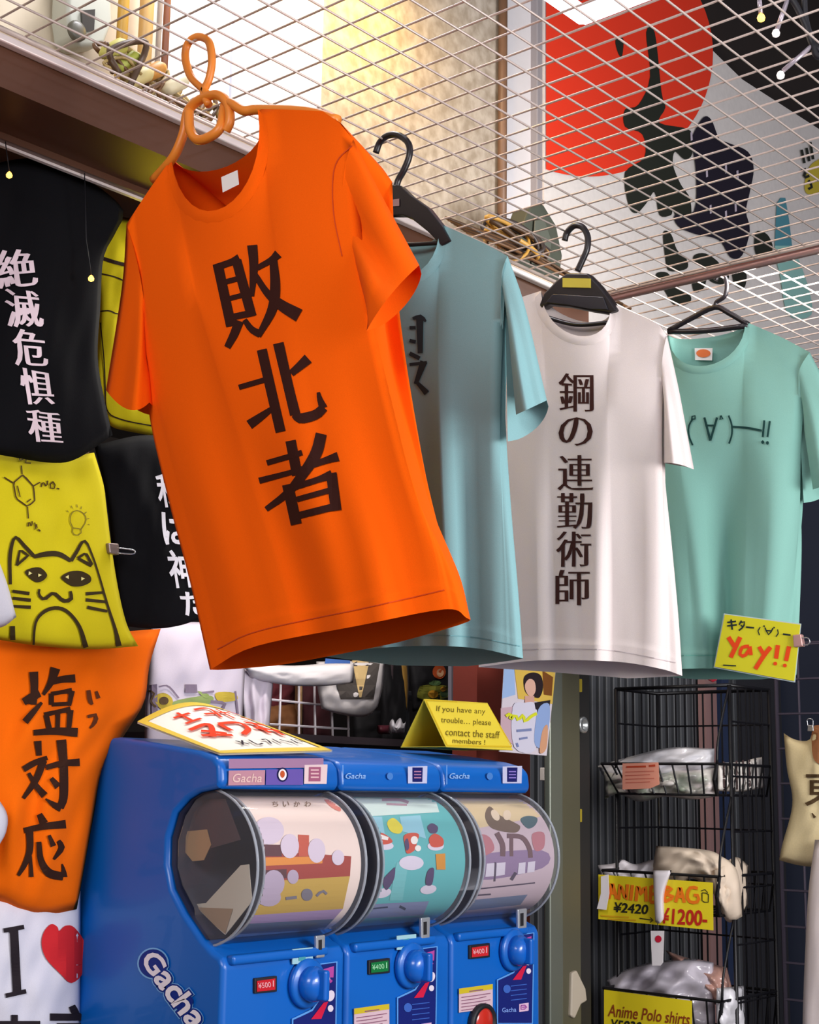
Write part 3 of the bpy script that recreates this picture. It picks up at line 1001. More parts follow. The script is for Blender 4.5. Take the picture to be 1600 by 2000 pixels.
decal('hem_seam', [stroke([(960, 1272), (1050, 1268), (1190, 1270), (1320, 1294)], 1.6)], mat('white_seam', '#c3b6b8', .95), sW, white, .0012)
hW = hanger('broad black hanger with a yellow sticker in the white shirt', (1125, 600), pW)
mk('hook', *tube(T3(pW, [(1103, 470), (1108, 454), (1122, 441), (1138, 444), (1148, 462), (1147, 486), (1138, 508), (1128, 530)]), .0056, 10), M_hang, hW, smooth=True)
mk('arms', *slab(pW, [(1052, 596), (1062, 572), (1085, 548), (1108, 532), (1148, 533), (1170, 556), (1193, 586), (1206, 606), (1188, 612), (1150, 606), (1110, 598), (1070, 594), (1058, 602)], .02, .010), M_hang, hW, bevel=.004)
pW2 = Plane(pW.P0+pW.N*.010, -90)
mk('panel', *slab(pW2, [(1066, 590), (1080, 574), (1178, 580), (1187, 604), (1150, 603), (1110, 595)], .003, .003), mat('hanger_grey', '#2b2a30', .2), hW, bevel=.001)
mk('sticker', *slab(pW2, [(1099, 543), (1153, 544), (1153, 562), (1099, 561)], .002, .002), mat('yellow_sticker', '#c9b53c', .5), hW)
mk('bar', *tube(T3(pW, [(1062, 618), (1125, 634), (1192, 630)]), .004, 8), M_hang, hW, smooth=True)

# --- mint shirt with the face
pM = Plane((2.469, 1.339, 2.48), -90)
KM = dict(NL=(1307, 655), NR=(1456, 628), NB=(1382, 714), NK=(1384, 652), SL=(1212, 706), SR=(1582, 688), shR=[(1526, 658)],
          AL=(1238, 830), AR=(1558, 750), LS=[(1244, 1000)], RS=[(1556, 900), (1566, 1040), (1562, 1200)], HL=(1250, 1316), HR=(1556, 1318),
          hem=[(1340, 1306), (1480, 1308)], hemb=[(1350, 1326), (1480, 1326)], inR=(-16, 4),
          HOR=(1650, 925), HIR=(1588, 956), bsR=(-18, 26), SOR=[(1630, 790)], soffR=.02, sagR=(-2, 4), stR=.03,
          HOL=(1160, 930), HIL=(1236, 940))
mint, sM = tshirt('t_shirt', 'mint green T-shirt with a small shouting face made of symbols', C_mint, pM, KM, th=.055, thb=.03,
                  folds=[(.030, 2.1, .1, 3.3, .1), (.010, 5.3, -.2, .6, .25)], group='shirts hung from the grille')
k = crop(980, 400, 2.5806)
decal('printed_face', [stroke(k((965, 1078), (945, 1110), (943, 1160), (963, 1212)), 3.4), stroke(k((958, 1085), (962, 1062), (978, 1066), (972, 1084), (960, 1080)), 3),
                       stroke(k((1022, 1072), (1052, 1188)), 4.4), stroke(k((1086, 1072), (1052, 1188)), 4.4), stroke(k((1036, 1112), (1072, 1112)), 3.4, smooth=False),
                       stroke(k((1104, 1062), (1098, 1076), (1108, 1088), (1116, 1074), (1106, 1062)), 3), stroke(k((1144, 1062), (1160, 1110), (1160, 1160), (1146, 1204)), 3.4),
                       stroke(k((1160, 1118), (1240, 1124), (1312, 1138)), 4), stroke(k((1324, 1086), (1316, 1170)), 4), stroke(k((1352, 1090), (1340, 1170)), 4),
                       ell(*k((1316, 1196))[0], 3, 3.6, 10), ell(*k((1340, 1200))[0], 3, 3.6, 10)], ink('#123a38'), sM, mint, .0025)
decal('neck_label', [quadp((1357, 680), (1392, 680), (1391, 704), (1358, 703))], M_tag, pM, mint, -.014, label='white neck label with orange mark')
decal('label_mark', [ell(1374, 690, 14, 8, 16)], ink('#e57a45'), pM, mint, -.0125)
decal('hem_seam', [stroke([(1300, 1284), (1350, 1280), (1480, 1282), (1545, 1292)], 1.6)], mat('mint_seam', '#63a596', .95), sM, mint, .0012)
hM = hanger('thin black triangular hanger in the mint shirt', (1390, 630), pM)
mk('hook', *tube(T3(pM, [(1398, 548), (1404, 536), (1414, 538), (1420, 556), (1416, 578), (1400, 590), (1398, 600)]), .0045, 10), M_hang, hM, smooth=True)
mk('arms', *tube(T3(pM, [(1306, 646), (1350, 622), (1396, 600), (1425, 612), (1462, 634)], n=4), .0055, 10), M_hang, hM, smooth=True)
mk('bar', *tube(T3(pM, [(1306, 648), (1380, 646), (1462, 636)], n=4), .0055, 10), M_hang, hM, smooth=True)

# --- YAY card clipped to the mint shirt
pY = Plane(pM.P0+pM.N*.085, -90)
M_yel = mat('yellow_card', '#d3cc1e', .55)
yay = thing('price_card', 'yellow handwritten card clipped to the hem of the mint shirt', 'sign', pY.hit(1478, 1325))
yq = [(1416, 1200), (1563, 1220), (1551, 1330), (1396, 1302)]
mk('card', *slab(pY, yq, .0012), M_yel, yay)
mk('sleeve', *slab(pY, [(1414, 1198), (1565, 1218), (1553, 1333), (1394, 1304)], .0008, -.002), mat('card_film', '#b9c9cf', .2), yay)
k = crop(1000, 900, 2.6667)
decal('lettering', [stroke(k((1122, 842), (1168, 836)), 3.2), stroke(k((1122, 860), (1172, 854)), 3.2), stroke(k((1142, 826), (1148, 880)), 3.4),
                    stroke(k((1196, 832), (1184, 854)), 3), stroke(k((1192, 842), (1214, 840), (1204, 866), (1182, 884)), 3), stroke(k((1192, 856), (1206, 866)), 2.6), stroke(k((1220, 866), (1262, 870)), 3.2),
                    stroke(k((1294, 866), (1282, 886), (1290, 908)), 2.2), stroke(k((1310, 860), (1318, 862)), 3), stroke(k((1362, 868), (1370, 870)), 3), stroke(k((1318, 868), (1338, 906), (1360, 872)), 2.6), stroke(k((1326, 884), (1350, 886)), 2.2),
                    stroke(k((1384, 878), (1388, 898), (1376, 916)), 2.2), stroke(k((1412, 902), (1452, 908)), 3), stroke(k((1100, 1064), (1168, 1068)), 2.4)], ink('#1e2a2c'), pY, yay, .001)
decal('lettering', [stroke(k((1128, 918), (1160, 968)), 8.5), stroke(k((1190, 918), (1140, 1024)), 8.5), stroke(k((1236, 966), (1200, 972), (1188, 1008), (1212, 1016), (1240, 980)), 7), stroke(k((1240, 966), (1246, 1012)), 7),
                    stroke(k((1288, 968), (1312, 1008)), 7.5), stroke(k((1348, 970), (1312, 1016), (1268, 1084)), 8.5), stroke(k((1386, 960), (1376, 1030)), 8.5), stroke(k((1444, 966), (1428, 1042)), 8.5),
                    ell(*k((1372, 1056))[0], 4, 3.6, 10), ell(*k((1422, 1066))[0], 4, 3.6, 10)], ink('#e2471a'), pY, yay, .001)
cl = thing('binder_clip', 'small pink and silver binder clip on the edge of the yellow handwritten card', 'clip', pY.hit(1560, 1255))
mk('jaw', *slab(pY, [(1548, 1240), (1564, 1238), (1568, 1262), (1550, 1264)], .012, .006), mat('clip_pink', '#c79a94', .35, .4), cl, bevel=.002)
mk('lever', *tube(T3(pY, [(1564, 1246, .004), (1578, 1246, .004), (1582, 1254, .004), (1576, 1260, .004), (1565, 1258, .004)]), .0012, 6), mat('clip_wire', '#b8b8bc', .25, .9), cl, smooth=True)

# ================================================================== FOLDED SHIRTS ON THE LEFT
C_blk = cloth('black_cotton', '#0d0d11')
C_yel = cloth('yellow_cotton', '#d3c31c')
C_or2 = cloth('deep_orange_cotton', '#f26a04')
C_wht2 = cloth('cool_white_cotton', '#d8d6e2')
G2 = 'folded shirts hung on the shop front'
blk, sB = puff('folded_shirt', C_blk, YP(1.80), [(-45, 330), (-60, 600), (-45, 880)], [(150, 338), (205, 374), (242, 414), (224, 458), (202, 505), (196, 600), (191, 700), (206, 790), (220, 850)],
               T=[(20, 313), (75, 309), (118, 322)], B=[(20, 892), (100, 904), (150, 896)], th=.035, noise=.004, folds=[(.004, 1.5, .6, .4)],
               label='black folded shirt with a slanting column of five pinkish white characters', cat='t-shirt', group=G2)
M_pw = mat('pinkish_print', '#e8d3dc', .8)
for ch, q in zip('絶滅危惧種', [((-12, 488), (66, 486), (76, 556), (-4, 566)), ((6, 562), (76, 570), (88, 638), (14, 640)), ((20, 640), (86, 648), (96, 716), (30, 714)), ((34, 716), (100, 728), (108, 790), (46, 790)), ((48, 796), (118, 808), (124, 866), (58, 862))]):
    decal('printed_character', on_quad(glyph(ch, .036, -.006), q), M_pw, sB, blk, .003, cut=14)
yl, sYt = puff('folded_shirt', C_yel, YP(1.90), [(188, 420), (190, 500), (192, 640), (188, 735), (212, 828)], [(330, 440), (330, 640), (330, 860)], T=[(250, 425)], B=[(230, 838), (300, 852)], th=.03, noise=.003,
               label='yellow folded shirt with thin black outlines between the black and the orange shirt', cat='t-shirt', group=G2)
decal('printed_outline', [stroke([(196, 503), (240, 516), (300, 525)], 7), stroke([(196, 534), (225, 541), (250, 552)], 2.6), stroke([(196, 608), (215, 607), (230, 613), (270, 612)], 2.6),
                          stroke([(196, 630), (203, 700), (206, 760), (210, 803), (240, 820), (300, 832), (320, 834)], 2.4)], ink('#2c1a10'), sYt, yl, .003)
cat, sC = puff('folded_shirt', C_yel, YP(1.845), [(-45, 885), (-45, 1060), (-45, 1244)], [(184, 884), (202, 945), (208, 990), (218, 1070), (232, 1155), (248, 1220), (270, 1262)],
               T=[(60, 890), (130, 892)], B=[(0, 1250), (80, 1262), (180, 1268)], th=.028, noise=.003,
               label='yellow folded shirt printed with a cat, a light bulb and a chemical formula', cat='t-shirt', group=G2)
M_cat = ink('#382b12')
k = crop(0, 850, 3.8095)
u = lambda *a: [x/3.8 for x in a]
decal('formula_print', [stroke(k((160, 225), (165, 290)), 2.2), stroke(k((170, 295), (100, 355), (120, 470), (205, 530), (260, 490), (250, 380), (170, 295)), 2.6, smooth=False), stroke(k((190, 310), (240, 368)), 2), stroke(k((130, 375), (150, 460)), 2), stroke(k((200, 500), (232, 474)), 2),
                        stroke(k((250, 378), (300, 350)), 2.4), stroke(k((100, 355), (30, 312)), 2.4), stroke(k((205, 530), (212, 620)), 2.2),
                        stroke(k((308, 386), (318, 340), (348, 388), (356, 338)), 2.6, smooth=False), stroke(k((395, 345), (376, 362), (378, 394), (400, 400), (410, 370), (395, 345)), 2.6), stroke(k((425, 395), (442, 400)), 3),
                        stroke(k((208, 680), (214, 636), (236, 686), (240, 640)), 2.4, smooth=False), stroke(k((258, 650), (268, 672), (258, 702), (276, 700), (272, 660)), 2.2), stroke(k((285, 700), (300, 715)), 3),
                        stroke(k((140, 150), (150, 190), (175, 180)), 2.4), stroke(k((195, 170), (190, 205), (230, 208)), 2.4)], ink('#4a3313'), sC, cat, .003)
decal('bulb_print', [stroke(k((545, 690), (522, 640), (535, 580), (580, 560), (630, 590), (640, 640), (605, 700)), 1.8), stroke(k((545, 690), (540, 730), (570, 745), (600, 735), (605, 700), (545, 690)), 1.8),
                     ] + [stroke(k(a, b), 1.5) for a, b in [((498, 560), (510, 572)), ((530, 525), (540, 545)), ((572, 515), (576, 538)), ((608, 530), (602, 550)), ((645, 570), (630, 585)), ((665, 620), (648, 624)), ((668, 668), (655, 662))]], ink('#7d6f24'), sC, cat, .003)
decal('cat_print', [stroke(k((78, 1110), (75, 900), (112, 760), (180, 820), (252, 900)), u(22, 28, 22, 26, 30)), stroke(k((252, 905), (340, 885), (440, 885), (530, 935)), u(28, 40, 38, 26)), stroke(k((530, 935), (570, 870), (630, 785), (690, 900), (740, 1050), (800, 1260), (860, 1450), (885, 1570)), u(28, 26, 20, 14, 14, 18, 26, 44)),
                    stroke(k((125, 970), (150, 850), (210, 895), (125, 970)), u(20, 16, 20, 16), smooth=False), stroke(k((580, 915), (640, 875), (690, 975), (580, 915)), u(18, 18, 26, 20), smooth=False),
                    blob(k((185, 1020), (230, 990), (300, 985), (350, 1035), (330, 1075), (280, 1095), (230, 1070))), blob(k((455, 1055), (520, 1015), (600, 1010), (670, 1045), (675, 1090), (620, 1120), (550, 1125), (490, 1095))),
                    stroke(k((295, 1145), (290, 1185), (330, 1220), (400, 1175), (470, 1230), (530, 1220), (525, 1160)), u(16, 20, 26, 24, 28, 30, 20)),
                    stroke(k((95, 1160), (220, 1178)), u(22, 26)), stroke(k((95, 1212), (230, 1228)), u(22, 26)), stroke(k((100, 1272), (230, 1280)), u(20, 26)),
                    stroke(k((640, 1180), (770, 1170)), u(26, 20)), stroke(k((640, 1225), (790, 1240)), u(26, 20)), stroke(k((650, 1280), (800, 1310)), u(26, 20)),
                    stroke(k((250, 1560), (265, 1400), (320, 1320), (410, 1285), (500, 1310), (590, 1420), (640, 1580)), u(16, 18, 26, 28, 24, 26, 40)), stroke(k((95, 1420), (95, 1525)), u(34, 40))], M_cat, sC, cat, .003)
decal('eye_mark', [quadp(*k((215, 1012), (240, 1028), (212, 1042))), quadp(*k((285, 1030), (312, 1040), (285, 1055))), quadp(*k((485, 1055), (512, 1040), (512, 1070))), quadp(*k((605, 1055), (632, 1066), (605, 1082)))], mat('eye_yellow', '#e0d68a', .8), sC, cat, .005)
bk2, sB2 = puff('folded_shirt', C_blk, YP(1.875), [(184, 870), (205, 960), (216, 1045), (226, 1150), (236, 1222)], [(380, 860), (385, 1040), (392, 1208)], T=[(280, 850)], B=[(300, 1228), (350, 1222)], th=.03, noise=.003,
                label='black folded shirt with white brush characters partly covered by the bright orange shirt', cat='t-shirt', group=G2)
k = crop(0, 850, 3.8095)
for ch, q in zip('私は神だ', [((1145, 280), (1330, 285), (1375, 530), (1190, 540)), ((1190, 570), (1370, 575), (1420, 810), (1225, 815)), ((1230, 850), (1430, 860), (1470, 1130), (1280, 1140)), ((1325, 1160), (1520, 1170), (1560, 1340), (1380, 1345))]):
    decal('printed_character', on_quad(glyph(ch, .03, .02), k(*q)), mat('white_print', '#eceaf2', .8), sB2, bk2, .003, cut=14)
ob, sOb = puff('folded_shirt', C_or2, YP(1.93), [(-45, 1238), (-45, 1500), (-45, 1745)], [(314, 1228), (292, 1300), (282, 1370), (250, 1425), (203, 1500), (182, 1600), (164, 1700), (150, 1776)],
               T=[(80, 1240), (200, 1236)], B=[(0, 1760), (45, 1782), (90, 1788), (130, 1780)], th=.05, noise=.006, folds=[(.006, 3, .3, .5)],
               label='orange folded shirt with three dark brush characters beside the blue machines', cat='t-shirt', group=G2)
k = crop(0, 1200, 2.5)
b = lambda *a: [x/2.5 for x in a]
A1 = [stroke(k((115, 428), (160, 402), (195, 385)), b(36, 42, 34)), stroke(k((165, 280), (168, 360), (162, 440)), b(44, 38, 34)), stroke(k((122, 525), (160, 480), (205, 430)), b(34, 30, 14)),
      stroke(k((272, 262), (250, 330), (212, 392)), b(48, 34, 16)), stroke(k((240, 335), (300, 318), (368, 312)), b(28, 34, 40)), stroke(k((252, 385), (252, 442)), b(24)), stroke(k((252, 388), (300, 380), (352, 372)), b(22, 20, 28)), stroke(k((352, 372), (338, 446)), b(28, 20)), stroke(k((255, 440), (335, 436)), b(20)),
      stroke(k((218, 490), (290, 474), (345, 464)), b(24, 22, 30)), stroke(k((226, 490), (244, 570)), b(26)), stroke(k((284, 480), (282, 565)), b(22)), stroke(k((345, 466), (336, 560)), b(30, 24)), stroke(k((165, 578), (270, 570), (380, 576)), b(28, 36, 44))]
A2 = [stroke(k((185, 618), (192, 690)), b(36, 26)), stroke(k((115, 757), (170, 725), (232, 700)), b(30, 30, 22)), stroke(k((215, 712), (175, 810), (115, 898)), b(34, 32, 18)), stroke(k((140, 775), (180, 840), (218, 885)), b(18, 28, 38)),
      stroke(k((225, 748), (300, 728), (390, 722)), b(26, 30, 38)), stroke(k((300, 612), (312, 760), (312, 890), (295, 945)), b(48, 42, 40, 34)), stroke(k((300, 945), (265, 930), (222, 900)), b(40, 28, 8)), stroke(k((250, 800), (285, 842)), b(22, 36))]
A3 = [stroke(k((192, 975), (215, 1022)), b(28, 44)), stroke(k((118, 1056), (210, 1036), (322, 1024)), b(28, 32, 42)), stroke(k((145, 1060), (146, 1150), (122, 1220), (90, 1275)), b(36, 32, 26, 16)), stroke(k((150, 1180), (154, 1282)), b(12, 22)),
      stroke(k((190, 1110), (200, 1200), (240, 1262), (310, 1280)), b(24, 32, 42, 40)), stroke(k((312, 1282), (312, 1250), (304, 1218)), b(36, 20, 6)), stroke(k((240, 1078), (262, 1132)), b(16, 28)), stroke(k((286, 1105), (302, 1140), (264, 1196)), b(20, 30, 12))]
for s in (A1, A2, A3):
    decal('printed_character', s, ink('#33190d'), sOb, ob, .003)
decal('printed_character', [stroke(k((432, 370), (440, 420), (452, 440)), b(20, 24, 12)), stroke(k((470, 375), (482, 410)), b(14, 20)), stroke(k((428, 500), (470, 492), (462, 530), (440, 556)), b(14, 20, 20, 8))], ink('#5a2a10'), sOb, ob, .003)
ih, sI = puff('folded_shirt', C_wht2, YP(1.945), [(-45, 1740), (-45, 1900), (-45, 2060)], [(158, 1740), (158, 1900), (158, 2060)], th=.03, noise=.004,
              label='white folded shirt with a black letter I and a red heart beside the machines', cat='t-shirt', group=G2)
decal('printed_letter', [stroke(k((18, 1544), (118, 1526)), b(22), smooth=False), stroke(k((68, 1535), (84, 1850)), b(42), smooth=False), stroke(k((28, 1862), (128, 1840)), b(22), smooth=False)], ink('#241c22'), sI, ih, .003, cut=16)
decal('printed_heart', [blob(k((290, 1545), (320, 1520), (365, 1530), (420, 1620), (410, 1740), (350, 1800), (290, 1750), (225, 1680), (203, 1610), (215, 1550), (250, 1512), (280, 1525)))], ink('#c9252c'), sI, ih, .003, cut=16)
decal('printed_letter', [on_quad(glyph('東', .03, .03), k((-60, 1955), (205, 1955), (205, 2260), (-60, 2260))), on_quad(glyph('京', .03, .03), k((240, 1905), (490, 1905), (490, 2210), (240, 2210)))], ink('#241c22'), sI, ih, .003, cut=16)
puff('shirt_sleeve', C_wht2, YP(1.79), [(-60, 1090), (-60, 1225)], [(-8, 1080), (14, 1140), (32, 1205)], B=[(0, 1226)], th=.02, ns=12, nt=14, label='white shirt corner sticking in at the left edge beside the cat print', cat='t-shirt')
puff('shirt_sleeve', C_wht2, YP(1.86), [(-60, 1560), (-60, 1665)], [(-6, 1556), (14, 1590), (12, 1625), (-4, 1655)], B=[(-20, 1668)], th=.02, ns=12, nt=14, label='white shirt corner sticking in at the left edge beside the orange brush characters', cat='t-shirt')
c2 = thing('binder_clip', 'small binder clip between the cat shirt and the black brush character shirt', 'clip', YP(1.82).hit(222, 1072))
mk('jaw', *slab(YP(1.825), [(212, 1060), (233, 1062), (234, 1084), (214, 1080)], .012), mat('clip_grey', '#8c7a74', .3, .6), c2, bevel=.002)
mk('lever', *tube([YP(1.81).hit(*p) for p in spline([(230, 1070), (258, 1074), (264, 1078), (258, 1082), (230, 1080)], 5)], .0012, 6), mat('clip_wire', '#b8b8bc', .25, .9), c2, smooth=True)
# clips holding the folded shirts to the gold board

# ================================================================== CAPSULE MACHINES
M_blue = mat('blue_plastic', '#0660bc', .36, coat=.15)
M_blue2 = mat('blue_knob', '#0c60c0', .28, coat=.4)
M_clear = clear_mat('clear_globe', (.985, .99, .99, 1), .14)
_nt = M_clear.node_tree   # diffuse veil imitating pale reflections on the clear plastic
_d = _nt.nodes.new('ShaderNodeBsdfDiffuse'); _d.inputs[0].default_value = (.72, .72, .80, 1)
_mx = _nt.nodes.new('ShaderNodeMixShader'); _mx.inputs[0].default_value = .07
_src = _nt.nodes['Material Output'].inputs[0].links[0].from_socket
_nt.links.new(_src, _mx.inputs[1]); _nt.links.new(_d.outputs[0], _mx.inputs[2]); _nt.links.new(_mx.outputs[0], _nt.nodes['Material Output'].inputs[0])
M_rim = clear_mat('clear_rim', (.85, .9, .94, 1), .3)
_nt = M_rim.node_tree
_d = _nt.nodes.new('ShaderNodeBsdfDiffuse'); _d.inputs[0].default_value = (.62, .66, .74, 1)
_mx = _nt.nodes.new('ShaderNodeMixShader'); _mx.inputs[0].default_value = .45  # whitish mix imitates bright reflections along the rims
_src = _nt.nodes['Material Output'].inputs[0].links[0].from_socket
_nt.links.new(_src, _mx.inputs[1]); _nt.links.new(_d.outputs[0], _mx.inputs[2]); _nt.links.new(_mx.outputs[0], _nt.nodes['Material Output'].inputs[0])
M_recess_shade = mat('recess_shade', '#262b45', .4)  # darkness of the recess put into the colour; the plastic there is blue
M_chrome = mat('chrome', '#d5d8de', .3, .7)
prof = [(1.965, .95), (1.985, 1.12), (1.99, 1.525), (1.986, 1.552), (1.965, 1.568), (1.90, 1.572), (1.79, 1.561), (1.705, 1.550), (1.670, 1.542), (1.656, 1.530), (1.652, 1.500), (1.660, 1.494), (1.70, 1.488), (1.725, 1.478),
        (1.752, 1.457), (1.766, 1.42), (1.765, 1.38), (1.752, 1.345), (1.722, 1.312), (1.680, 1.277), (1.657, 1.262), (1.640, 1.256), (1.632, 1.245), (1.630, .95)]
prof = [(y*.987+.01, 1.5+(z-1.5)*.987) for y, z in prof]
MX, MW = 1.49, .257
YF, YS = prof[-1][0], prof[10][0]
pF, pS = YP(YF-.001), YP(YS-.001)
GY, GZ, GR = 1.683, 1.381, .112


def extrude_x(P, x0, x1):
    n = len(P)
    V = [(x0, y, z) for y, z in P]+[(x1, y, z) for y, z in P]
    T = poly_tris(P)
    F = [tuple(range(n)), tuple(range(n, 2*n))[::-1]]
    F += [(i, i+n, (i+1) % n+n, (i+1) % n) for i in range(n)]
    return V, F


def fix_normals(o):
    bm = bmesh.new(); bm.from_mesh(o.data); bmesh.ops.recalc_face_normals(bm, faces=bm.faces); bm.to_mesh(o.data); bm.free()


machines = []
price = [((520, 1925), '500', '#c3202c'), ((742, 1889), '400', '#14713a'), ((938, 1859), '400', '#c8282e')]
knob = [(597, 1920), (800, 1885), (1000, 1855)]
slot = [(627, 1850), (832, 1815), (1021, 1798)]
mlab = ['blue capsule toy machine nearest the folded orange shirt, with its side panel in view', 'middle blue capsule toy machine of the three, with a teal card in its clear drum', 'blue capsule toy machine nearest the aluminium post, with a mauve card in its drum']
cards = []
for i in range(3):
    x0 = MX+i*MW; x1 = x0+MW-.002
    m = thing('capsule_machine', mlab[i], 'vending machine', (x0, 1.8, .95), 'capsule machines in a row')
    machines.append(m)
    bd = mk('body', *extrude_x(prof, x0, x1), M_blue, m, bevel=.009)
    fix_normals(bd)
    # added sheet in the drum recess, its colour imitating shade and reflections
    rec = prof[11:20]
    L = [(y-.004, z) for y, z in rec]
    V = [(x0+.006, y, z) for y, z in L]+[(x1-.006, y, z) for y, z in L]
    mk('recess_sheet', V, grid_faces(2, len(L)), M_recess_shade if i == 0 else mat('recess_reflection', '#7b80a0', .35), m, smooth=True)  # paler tone imitates lilac reflections on the other two machines
    # clear drum: front arc closed along the recess
    arc = [(GY-GR*math.cos(a), GZ+GR*math.sin(a)) for a in np.linspace(math.radians(97), math.radians(-100), 34)]
    back = [(y-.008, z+(.004 if z < GZ else -.004)) for y, z in rec[3:8]][::-1]
    gp = arc+back
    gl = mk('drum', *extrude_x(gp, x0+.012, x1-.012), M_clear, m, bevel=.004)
    fix_normals(gl)
    for xx in (x0+.013, x1-.013):
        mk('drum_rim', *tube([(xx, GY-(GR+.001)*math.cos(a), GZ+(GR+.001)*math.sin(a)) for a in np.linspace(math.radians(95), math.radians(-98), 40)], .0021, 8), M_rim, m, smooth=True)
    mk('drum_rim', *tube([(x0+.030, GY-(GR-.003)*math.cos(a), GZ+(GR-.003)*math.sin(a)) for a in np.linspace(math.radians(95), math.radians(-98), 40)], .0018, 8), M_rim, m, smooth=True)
    # printed card curved inside the drum
    ca = [(GY-(GR-.007)*math.cos(a), GZ+(GR-.007)*math.sin(a)) for a in np.linspace(math.radians(80), math.radians(-72), 30)]
    V = [(x0+.034, y, z) for y, z in ca]+[(x1-.016, y, z) for y, z in ca]
    V2 = [(x0+.034, y+.0015, z) for y, z in ca]+[(x1-.016, y+.0015, z) for y, z in ca]
    n = len(ca)
    card = mk('display_card', V+V2, grid_faces(2, n)+grid_faces(2, n, 2*n, True), mat(['card_peach', 'card_teal', 'card_mauve'][i], ['#f3dcd2', '#58b0b4', '#c6afba'][i], .45), m, smooth=True)
    cards.append((card, Surf(V, grid_faces(2, n), None, True)))
    # price window
    (px, py), txt, hx = price[i]
    s = [1.0, .94, .9][i]
    mk('price_window', *slab(pF, [(px-22*s, py-14*s), (px+22*s, py-19*s), (px+22*s, py+12*s), (px-22*s, py+16*s)], .006, .002), M_black, m, bevel=.0015)
    pw2 = YP(YF-.0035)
    decal('price_tag', [quadp((px-18*s, py-9*s), (px+18*s, py-14*s), (px+18*s, py+8*s), (px-18*s, py+12*s))], ink(hx, .4), pw2, m, .0008)
    decal('price_text', [word('¥'+txt, px-15*s, py+6*s, 25*s, 11*s, 7), stroke([(px+14*s, py-10*s), (px+14*s, py+2*s)], 2)], ink('#e9a3ab' if hx != '#14713a' else '#8fd0a0', .5), pw2, m, .0016)
    # turning knob
    kx, ky = knob[i]
    c = pF.hit(kx, ky); nrm = np.array([0, -1.0, 0])
    mk('knob_plate', *lathe([(.001, 0), (.036, 0), (.036, .006), (.033, .009), (.001, .010)], c, nrm, 32), M_blue, m, smooth=True)
    kb = mk('knob', *lathe([(.025, .008), (.026, .018), (.023, .028), (.015, .034), (.001, .036)], c, nrm, 28), M_blue2, m, smooth=True)
    mk('knob_grip', *box(c[0]-.006, c[0]+.006, c[1]-.046, c[1]-.02, c[2]-.022, c[2]+.022), M_blue2, kb, bevel=.004)
    # coin slot
    sx, sy = slot[i]
    cs = mk('coin_slot', *slab(pF, [(sx-9, sy-22), (sx+9, sy-24), (sx+8, sy+20), (sx-8, sy+22)], .006, .004), M_chrome, m, bevel=.002)
    mk('slot_opening', *slab(pF, [(sx-4, sy-14), (sx+2, sy-15), (sx+2, sy+10), (sx-4, sy+11)], .001, .0048), M_black, cs)
    if i < 2:
        qx, qy = [(592, 1868), (795, 1841)][i]
        mk('notice_plate', *slab(pF, [(qx-20*s, qy-14*s), (qx+20*s, qy-18*s), (qx+20*s, qy+12*s), (qx-20*s, qy+16*s)], .003, .003), mat('pale_notice', '#9fc9d2', .3), m, bevel=.001)
        decal('notice_mark', [quadp((qx-8*s, qy-6*s), (qx+5*s, qy-9*s), (qx+5*s, qy+7*s), (qx-8*s, qy+9*s))], ink('#4a98a0', .4), YP(YF-.004), m, .001)
    # navy instruction panel
    ox, oy = [(657, 1880), (853, 1850), (1042, 1823)][i]
    q = [1.12, 1.0, .92][i]
    f = lambda *p: [(ox+x*q, oy+y*q) for x, y in p]
    pan = f((-36, 5), (0, 0), (-3, 190), (-74, 190), (-74, 100), (-52, 90), (-40, 84), (-26, 62), (-24, 40), (-30, 24))
    mk('panel_border', *slab(pF, f((-38, 3), (2, -2), (-1, 192), (-77, 192), (-77, 98), (-54, 87), (-42, 81), (-29, 62), (-27, 40), (-33, 24)), .001, .0012), mat('panel_edge', '#5fa0e6', .4), m)
    pn = mk('panel_sticker', *slab(pF, pan, .001, .0022), mat('panel_navy', '#121f6e', .35), m)
    pp = YP(YF-.0034)
    decal('panel_print', [quadp(*f((-30, 14), (-4, 6), (-5, 26), (-24, 26))), stroke(f((-22, 22), (-8, 34)), 6)], ink('#b0489a', .4), pp, pn, .0006)
    decal('panel_print', [ell(*f((-17, 28))[0], 6*q, 8*q, 14), ell(*f((-10, 58))[0], 7*q, 10*q, 14, 15), ell(*f((-10, 80))[0], 5*q, 6*q, 14)], ink('#e8dcec', .4), pp, pn, .0010)
    decal('panel_print', [quadp(*f((-22, 70), (-14, 68), (-26, 98), (-44, 99)))], ink('#d01f44', .4), pp, pn, .0008)
    decal('panel_lines', [stroke(f((-48, 112+10*t), (-14, 108+10*t)), 1.6) for t in range(4)]+[ell(*f((-56, 118))[0], 8*q, 9*q, 14)], ink('#3c62b8', .4), pp, pn, .0006)
    decal('panel_lettering', [word('Gacha', *f((-66, 168))[0], 30*q, 10*q, 3)], ink('#7f9fe6', .4), pp, pn, .0006)
    decal('panel_mark', [quadp(*f((-30, 150), (-10, 147), (-10, 164), (-30, 167)))], ink('#d9b6d0', .4), pp, pn, .0006)
    decal('panel_mark', [stroke(f((-26, 153), (-14, 152), (-14, 160), (-26, 162), (-26, 153)), 2, smooth=False), stroke(f((-24, 157), (-15, 156)), 2)], ink('#9c4a9a', .4), pp, pn, .0012)
    # paper sticker with yellow heading
    ox, oy = [(455, 2020), (692, 1970), (897, 1931)][i]
    f = lambda *p: [(ox+x*s, oy+y*s) for x, y in p]
    st = mk('paper_sticker', *slab(pF, f((0, 0), (73, -10), (73, 42), (0, 52)), .001, .0014), mat('sticker_pink', '#d5b7c2', .5), m)
    ps = YP(YF-.0026)
